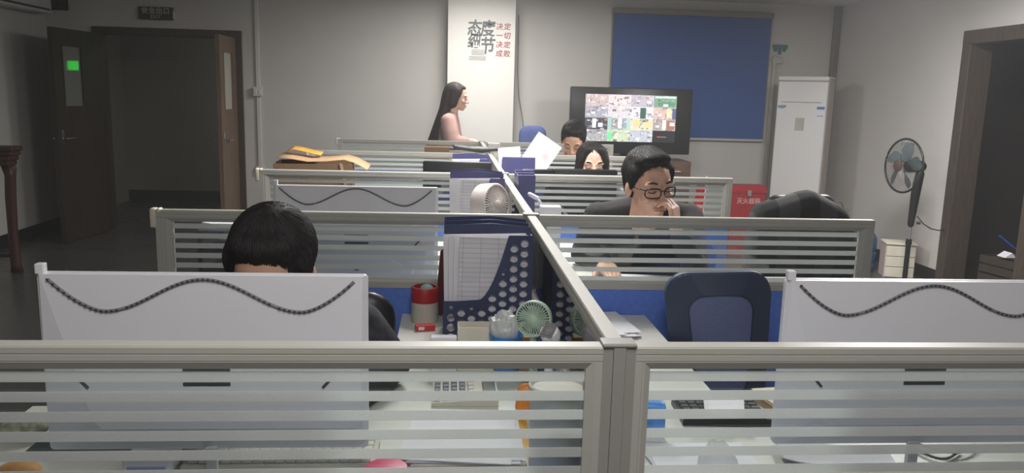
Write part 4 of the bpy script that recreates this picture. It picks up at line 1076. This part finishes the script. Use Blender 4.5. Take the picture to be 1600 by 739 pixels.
t = thing('small_carton', 'tiny red and white carton in front of the red banded cup', 'carton', (-.068, 2.40, DZT+.0005), R(12))
MB().bbox(-.03, .03, -.012, .012, 0, .018, .001).build('carton_body', mat('carton_red', (206, 62, 58), .5), t)
MB().box(-.022, -.004, -.0127, -.0121, .004, .014).build('carton_label', PAPER, t)
box_thing('paper_pad', 'small white pad standing in front of the navy file rack', 'pad', PAPER, -.008, 2.02, .068, .03, .098)
t = thing('tissue_box', 'cream open box in front of the navy file rack', 'box', (.076, 2.06, DZT+.0005))
for b_ in ((-.048, .048, -.03, -.027), (-.048, .048, .027, .03), (-.048, -.045, -.0268, .0268), (.045, .048, -.0268, .0268)): MB().box(b_[0], b_[1], b_[2], b_[3], .003, .118).build('side_wall', CREAM, t)
MB().box(-.048, .048, -.03, .03, 0, .003).build('bottom', CREAM, t)
t = thing('bowl', 'bright blue plastic bowl under a crumpled white bag', 'bowl', (.158, 2.02, DZT+.0005))
MB().lathe([(0, 0), (.028, 0), (.042, .05), (.046, .098), (.048, .106), (.044, .104), (.038, .05), (0, .01)], 36).build('bowl_body', mat('bright_blue', (50, 140, 220), .4), t, angle=60)
rb = random.Random(4); mb = MB(); mb.ell((0, 0, .048), (.040, .030, .050), sub=3)
for v in mb.bm.verts: v.co *= 1+rb.uniform(-.07, .07)
o = mb.build('plastic_bag', mat('white_bag', (206, 210, 208), .35), None); place(o, .150, 2.02, .855); tag(o, 'crumpled white plastic bag stuffed into the blue bowl', 'bag')

def small_fan(label, x, y, cz, r, m, axd, depth, nb, group='small desk fans', drum=False):
    t = thing('desk_fan', label, 'fan', (x, y, DZT+.0005), 0, group)
    z = cz-DZT; ax = Vector(axd).normalized(); F = ax.to_track_quat('Z', 'Y').to_matrix().to_4x4(); F.translation = (0, 0, z)
    MB().lathe([(r, -depth/2), (r*1.04, -depth/2+.004), (r*1.04, depth/2-.004), (r, depth/2), (r*.93, depth/2), (r*.93, -depth/2), (r, -depth/2)], 48, F, cap=False).build('ring', m, t, angle=40)
    if drum: MB().lathe([(0, -depth/2-.012), (r*.5, -depth/2-.01), (r*.93, -depth/2)], 40, F, cap=False).build('back_cover', m, t, smooth=True)
    for sgn in ((1,) if drum else (1, -1)):
        g = MB()
        for k in range(nb):
            a = 2*math.pi*k/nb; c, s_ = math.cos(a), math.sin(a); c2, s2 = math.cos(a+.35), math.sin(a+.35)
            g.tube([F @ Vector((c*r*.2, s_*r*.2, sgn*depth*.52)), F @ Vector((c2*r*.94, s2*r*.94, sgn*depth*.45))], r*.028, 4)
        o = g.build('grille_bars', m, t); o['kind'] = 'stuff'
    MB().lathe([(0, depth*.45), (r*.22, depth*.45), (r*.22, depth*.60), (r*.1, depth*.66), (0, depth*.66)], 28, F).build('hub', m, t, angle=40)
    for k in range(5):
        a = 2*math.pi*k/5; c, s_ = math.cos(a), math.sin(a); c2, s2 = math.cos(a+.8), math.sin(a+.8)
        bm = bmesh.new(); q = [(c*r*.2, s_*r*.2, -.004), (c*r*.82, s_*r*.82, -.008), (c2*r*.8, s2*r*.8, .008), (c2*r*.2, s2*r*.2, .004)]
        v = [bm.verts.new(F @ Vector(p_)) for p_ in q]; v2 = [bm.verts.new(F @ Vector((p_[0], p_[1], p_[2]+.002))) for p_ in q]
        bm.faces.new(v); bm.faces.new(v2[::-1])
        for i in range(4): bm.faces.new((v[i], v2[i], v2[(i+1) % 4], v[(i+1) % 4]))
        bmesh.ops.recalc_face_normals(bm, faces=bm.faces); MB().merge(bm).build('blade', m, t)
    MB().tube([(0, 0, .012), (0, 0, z-r*.98)], max(.008, r*.16)).build('stem', m, t)
    MB().lathe([(0, 0), (r*.75, 0), (r*.75, .008), (r*.3, .016), (0, .016)], 32).build('base', m, t, angle=40)
    return t
small_fan('pale green round desk fan in front of the spine glass', .205, 1.83, .985, .042, mat('pale_green', (168, 190, 172), .5), (-.25, -.9, .15), .026, 36)
small_fan('round white drum fan beside the indigo file rack', .168, 3.24, 1.065, .084, mat('warm_white', (224, 214, 208), .45), (.72, -.62, .12), .075, 44, drum=True)
t = thing('mini_fan', 'little white ribbed handheld fan beside the pale green fan', 'fan', (.222, 1.66, DZT+.0005))
MB().lathe([(0, 0), (.022, 0), (.022, .006), (.010, .012), (.009, .20), (0, .20)], 24).build('handle', WHITE, t, angle=40)
F = Vector((-.35, -.5, .8)).to_track_quat('Z', 'Y').to_matrix().to_4x4(); F.translation = (.002, 0, .212)
MB().lathe([(0, -.014), (.018, -.014), (.022, 0), (.020, .014), (0, .016)], 28, F).build('head', WHITE, t, angle=40)
g = MB()
for k in range(9): g.box(-.015, .015, -.018+k*.0045-.0008, -.018+k*.0045+.0008, .0155, .0185, M=F)
g.build('ribs', GREY, t)['kind'] = 'stuff'
# grey canister
t = thing('canister', 'grey round canister with a pale rim behind the front partition, next to the post', 'canister', (.196, 1.325, DZT+.0005))
MB().lathe([(0, 0), (.045, 0), (.048, .004), (.050, .215), (0, .215)], 40).build('body', mat('canister_grey', (226, 230, 233), .5), t, angle=40)
MB().lathe([(.0515, .213), (.0525, .216), (.0525, .224), (.049, .226), (.046, .222), (.045, .2165)], 40, cap=False).build('rim', mat('rim_white', (220, 214, 204), .5), t, angle=50)
MB().lathe([(0, .216), (.0455, .216), (.0455, .219), (0, .219)], 36).build('lid', mat('lid_beige', (186, 176, 164), .5), t)
# calculator
t = thing('calculator', 'cream desk calculator with grey keys behind the front partition', 'calculator', (.045, 1.86, DZT+.0005), R(0))
MB().prism([(-.078, 0), (.078, 0), (.078, .020), (.040, .017), (-.078, .009)], .165, 'y', -.08).build('body', mat('calc_cream', (212, 206, 190), .5), t)
o = MB().bbox(.043, .074, -.06, .065, .0182, .0225, .002).build('display', mat('lcd', (104, 108, 100), .3), t); o.rotation_euler = (0, 0, 0)
KG = mat('key_grey', (120, 120, 136), .5); KR = mat('key_red', (160, 70, 80), .5); KW = mat('key_white', (206, 202, 196), .5)
for i in range(5):
    for j in range(6):
        x = -.066+.020*i; z = .0095+(x+.078)*.068
        MB().bbox(x-.007, x+.007, -.069+.0245*j, -.069+.0245*j+.018, z, z+.007, .002).build('key', KR if (i, j) == (0, 5) else (KW if i == 4 else KG), t)
sheet('paper_stack', 'stack of white papers on a yellow folder behind the front partition', 'paper', .045, 1.575, .225, .22, 0, DZT+.0045, 6)
o = MB().bbox(-.12, .125, -.122, .122, 0, .0035, .001).build('yellow_folder', mat('folder_yellow', (226, 170, 60), .5), None); at(o, .055, 1.58); tag(o, 'yellow folder under the stack of white papers', 'folder')
o = MB().hull([((0, 0, .018), (.020, .014, .018)), ((.008, .0, .058), (.024, .016, .016))], sub=3).build('orange_pouch', mat('orange', (236, 140, 50), .5), None, smooth=True); at(o, .178, 1.735); tag(o, 'small rounded orange pouch beside the stack of papers', 'pouch')
o = MB().bbox(-.012, .012, -.02, .02, 0, .12, .004).build('tan_block', mat('tan', (168, 140, 100), .6), None); at(o, .205, 1.96); tag(o, 'narrow tan carton standing behind the calculator', 'carton')
# keyboards
def keyboard(label, x, y, rz, mb_, mk, rows=5, cols=17, w_=.40, d_=.13):
    t = thing('keyboard', label, 'keyboard', (x, y, DZT+.0005), rz, 'keyboards')
    MB().prism([(-d_/2, 0), (d_/2, 0), (d_/2, .012), (-d_/2, .020)], w_, 'x', -w_/2).build('tray', mb_, t)
    me = None
    for r_ in range(rows):
        for c in range(cols):
            if me is None: o = MB().bbox(-.0095, .0095, -.0095, .0095, 0, .008, .002, 1).build('key', mk, t); me = o.data
            else: o = link('key', me, mk, t)
            yy = -d_/2+.016+r_*(d_-.03)/(rows-1); o.location = (-w_/2+.018+c*(w_-.036)/(cols-1), yy, .0195-(yy+d_/2)/d_*.008); o.rotation_euler = (R(-3.5), 0, 0)
    return t
keyboard('off-white keyboard on the desk under the white computer', -.315, 1.512, 0, mat('kb_cream', (204, 200, 186), .5), mat('kb_key', (226, 224, 214), .5), w_=.36)
keyboard('black keyboard lying under papers beside the blue tissue pack', .635, 1.72, R(-4), BLACK, DGREY, w_=.20, cols=9)
t = thing('adapter_box', 'white adapter box with a violet face beside the off-white keyboard', 'adapter', (-.555, 1.475, DZT+.0005))
MB().bbox(-.045, .045, -.035, .035, 0, .035, .005).build('body', WHITE, t); MB().box(-.035, .035, -.0358, -.0351, .004, .022).build('face', mat('violet', (150, 150, 206), .4), t)
MB().box(-.034, .034, -.02, .0, .0351, .0358).build('slot', DGREY, t)
o = MB().lathe([(0, 0), (.042, 0), (.046, .008), (.040, .020), (0, .026)], 36).build('pink_dish', mat('hot_pink', (226, 70, 116), .4), None, angle=40); at(o, -.112, 1.432); tag(o, 'small round hot pink dish beside the off-white keyboard', 'dish')
o = MB().bbox(-.15, .15, -.10, .10, 0, .003, .001).build('mouse_pad', mat('dark_teal', (44, 56, 58), .7), None); at(o, -.678, 1.615); tag(o, 'dark teal mouse pad on the desk under the white computer', 'mouse pad')
mb = MB().ell((0, 0, .022), (.050, .032, .022)); o = mb.build('pouch', mat('speckled', (150, 150, 132), .7, var=.5, scale=60), None, smooth=True); at(o, -.865, 1.62); tag(o, 'speckled grey-green pouch at the far end of the desk', 'pouch')
mb = MB().ell((0, 0, .020), (.040, .032, .020)); o = mb.build('bread_roll', mat('bread', (206, 150, 86), .7, var=.2, scale=40), None, smooth=True); at(o, -.775, 1.425); tag(o, 'golden brown bread roll on the desk behind the front partition', 'bread')
# right front desk
t = thing('tissue_pack', 'blue and white tissue pack standing beside the black keyboard', 'tissue pack', (.435, 1.60, DZT+.0005), R(-10))
MB().bbox(-.035, .035, -.018, .018, 0, .085, .012, 3).build('pack_body', mat('pack_blue', (88, 150, 224), .4, var=.3, scale=30), t, angle=50)
MB().bbox(-.034, .034, -.0195, -.017, .0, .03, .001).build('pack_label', PAPER, t)
sheet('paper_stack', 'white papers spread on the desk below the blue tissue pack', 'paper', .52, 1.475, .21, .14, R(4), n=4)
sheet('paper_stack', 'folded white slips lying on the black keyboard', 'paper', .635, 1.70, .085, .12, R(-18), DZT+.0285, 3, curl=.006)
t = thing('carton_lid', 'cream carton with tan edges beside the black keyboard', 'carton', (.845, 1.74, DZT+.0005), R(8))
MB().bbox(-.085, .085, -.10, .10, 0, .022, .002).build('tan_body', mat('tan_edge', (188, 160, 122), .6), t); MB().box(-.083, .083, -.098, .098, .0222, .026).build('cream_top', mat('cream_top', (228, 220, 196), .6), t)
rb = random.Random(9); mb = MB(); mb.hull([((0, 0, .05), (.036, .034, .05)), ((0, 0, .025), (.040, .036, .025))], sub=3)
for v in mb.bm.verts: v.co *= 1+rb.uniform(-.05, .05)
o = mb.build('clear_bag', CLEARP, None, smooth=True); at(o, .505, 1.36); tag(o, 'crumpled clear plastic bag behind the front partition', 'bag')
sheet('paper_stack', 'loose white papers under the right white computer', 'paper', .80, 1.50, .22, .10, R(-14), n=4, curl=.008)
for i in range(2):
    pts = [(.95+.02*math.cos(a*.7+i)+.02*a+.03*i, 1.50+.025*math.sin(a)+.02*i, DZT+.006+.004*i) for a in [k*.45 for k in range(16)]]
    tag(MB().tube(pts, .003, 6).build('loose_cable', mat('cable_grey', (120, 122, 124), .5), None, smooth=True), ['grey cable looping on the desk under the right white computer', 'second grey cable curling behind the first under the right white computer'][i], 'cable')
sheet('paper_stack', 'stack of white papers on the desk beside the spine, left of the navy mesh chair', 'paper', .505, 2.44, .115, .24, R(6), n=8)
# second row
sheet('paper_stack', 'white and lilac papers behind the glass left of the bowed man', 'paper', -.70, 3.02, .36, .20, R(-6), DZT+.2210, 4, curl=.01)
t = thing('document_tray', 'dark document tray holding papers behind the glass left of the bowed man', 'tray', (-.70, 3.02, DZT+.0005), R(-3))
for k in range(3): MB().bbox(-.19, .19, -.13, .13, .06+k*.075, .068+k*.075, .003).build('tray_shelf', mat('tray_grey', (74, 78, 92), .5), t)
for x in (-.185, .185):
    for y in (-.12, .12): MB().box(x-.006, x+.006, y-.006, y+.006, 0, .21).build('upright', BLACK, t)
box_thing('yellow_pad', 'small yellow note pad on the desk behind the bowed man', 'note pad', mat('note_yellow', (220, 196, 90), .6), -.62, 2.80, .06, .05, .02, R(25))
t = thing('desk_lamp', 'bent white desk lamp right of the spine', 'lamp', (.392, 3.36, DZT+.0005))
MB().lathe([(0, 0), (.03, 0), (.03, .008), (0, .01)], 24).build('base', WHITE, t)
MB().tube([(0, 0, .008), (0, 0, .26), (-.006, 0, .28), (-.02, 0, .295)], .006).build('arm', WHITE, t, smooth=True)
MB().hull([((-.02, 0, .296), .010), ((-.05, 0, .312), .009)]).build('lamp_head', WHITE, t, smooth=True)
box_thing('paper_box', 'plain white paper box right of the bent white lamp', 'box', PAPER, .425, 3.30, .085, .06, .272)
sheet('paper_stack', 'white papers under the hands of the man with glasses', 'paper', .77, 3.09, .24, .19, R(-5), n=3)
# third row
t = thing('cardboard_box', 'open brown cardboard box behind the third partition', 'box', (-.715, 4.36, DZT+.0005), R(4))
for b_ in ((-.20, .20, -.14, -.134), (-.20, .20, .134, .14), (-.20, -.194, -.1338, .1338), (.194, .20, -.1338, .1338)): MB().box(b_[0], b_[1], b_[2], b_[3], .004, .345).build('side_wall', CARD, t)
MB().box(-.20, .20, -.14, .14, 0, .004).build('bottom', CARD, t)
MB().prism([(.165, .20), (.180, .20), (.150, .350), (.135, .350)], .006, 'y', -.148).build('loose_strip', KRAFT, t)
def ribbon(name, pts, wd, m, label, cat):
    bm = bmesh.new(); th = .002; R_ = []
    for p_ in pts: R_.append([bm.verts.new((p_[0], p_[1]+dy, p_[2]+dz)) for dy, dz in ((-wd/2, 0), (wd/2, .012), (wd/2, .012+th), (-wd/2, th))])
    for A, B in zip(R_, R_[1:]):
        for k in range(4): bm.faces.new((A[k], A[(k+1) % 4], B[(k+1) % 4], B[k]))
    bm.faces.new(R_[0]); bm.faces.new(R_[-1][::-1]); bmesh.ops.recalc_face_normals(bm, faces=bm.faces)
    return tag(MB().merge(bm).build(name, m, None, smooth=True), label, cat)
ribbon('kraft_paper', [(-.90, 4.36, 1.158), (-.83, 4.36, 1.152), (-.74, 4.36, 1.138), (-.64, 4.36, 1.142), (-.55, 4.36, 1.152), (-.50, 4.36, 1.138), (-.46, 4.36, 1.118), (-.43, 4.36, 1.100)], .20, KRAFT, 'curling kraft paper lying over the open cardboard box', 'paper')
ribbon('amber_paper', [(-.875, 4.44, 1.174), (-.84, 4.44, 1.192), (-.80, 4.44, 1.186), (-.74, 4.44, 1.172), (-.69, 4.44, 1.162)], .10, AMBER, 'amber wrapping paper on top of the open cardboard box', 'paper')
t = thing('desk_flag', 'small red flag on a white stick behind the third partition', 'flag', (1.37, 4.20, DZT+.0005))
MB().lathe([(0, 0), (.03, 0), (.03, .012), (0, .016)], 24).build('base', WHITE, t)
MB().cyl((0, 0, .014), (.012, 0, .325), .0035, seg=10).build('stick', mat('stick_white', (230, 224, 214), .4), t)
bm = bmesh.new(); rows = []
for i in range(9):
    z = .30-.022*i; wv = .008*math.sin(i*1.1); rows.append([bm.verts.new((.010-.0010*i, .001, z)), bm.verts.new((-.022+.006*math.sin(i*.9), -.012+wv, z-.012)), bm.verts.new((-.045-.004*i*.3, -.004-wv, z-.03-.004*i))])
for A, B in zip(rows, rows[1:]):
    for k in range(2): bm.faces.new((A[k], A[k+1], B[k+1], B[k]))
ext = bmesh.ops.solidify(bm, geom=bm.faces[:], thickness=.0015)
MB().merge(bm).build('flag_cloth', mat('flag_red', (236, 70, 54), .6), t, smooth=True)
# open binder on the partition tops
t = thing('open_binder', 'open black binder lying across the partition tops near the spine', 'binder', (.185, 5.50, 1.1275), R(2))
BG = mat('binder_black', (56, 56, 56), .5)
MB().bbox(-.16, .0, -.11, .11, 0, .022, .004).build('left_cover', BG, t, angle=40).rotation_euler = (0, R(7), 0)
MB().bbox(0, .16, -.11, .11, 0, .022, .004).build('right_cover', BG, t, angle=40).rotation_euler = (0, R(-4), 0)
t2_ = MB().box(-.15, .15, -.10, .10, .0245, .027).build('pages', mat('pages_grey', (168, 166, 160), .7), t)
sheet('paper_stack', 'grey-white papers on the far desk right of the open binder', 'paper', .50, 5.80, .20, .24, R(-8), DZT, 10)
box_thing('document_box', 'pale document box on the far desk beside the open binder', 'box', mat('pale_box', (206, 204, 198), .6), .36, 6.55, .10, .14, .34)
box_thing('document_box', 'brown document box on the far desk left of the woman in pink', 'box', CARD, -.10, 6.55, .20, .14, .30)
t = thing('potted_plant', 'small green potted sprout on the floor stand beside the jacketed chair', 'plant', (3.42, 6.65, 0))
MB().lathe([(0, 0), (.10, 0), (.02, .03), (.02, .50), (.09, .52), (0, .525)], 28).build('stand', DGREY, t, angle=40)
MB().bbox(-.035, .035, -.035, .035, .5255, .62, .006).build('pot', mat('pot_green', (76, 104, 62), .5), t)
MB().tube([(0, 0, .62), (-.03, 0, .68), (-.10, 0, .675), (-.17, 0, .60), (-.19, 0, .55)], [.006, .008, .007, .005, .002], 6).build('stem', mat('stem_green', (86, 100, 70), .5), t, smooth=True)
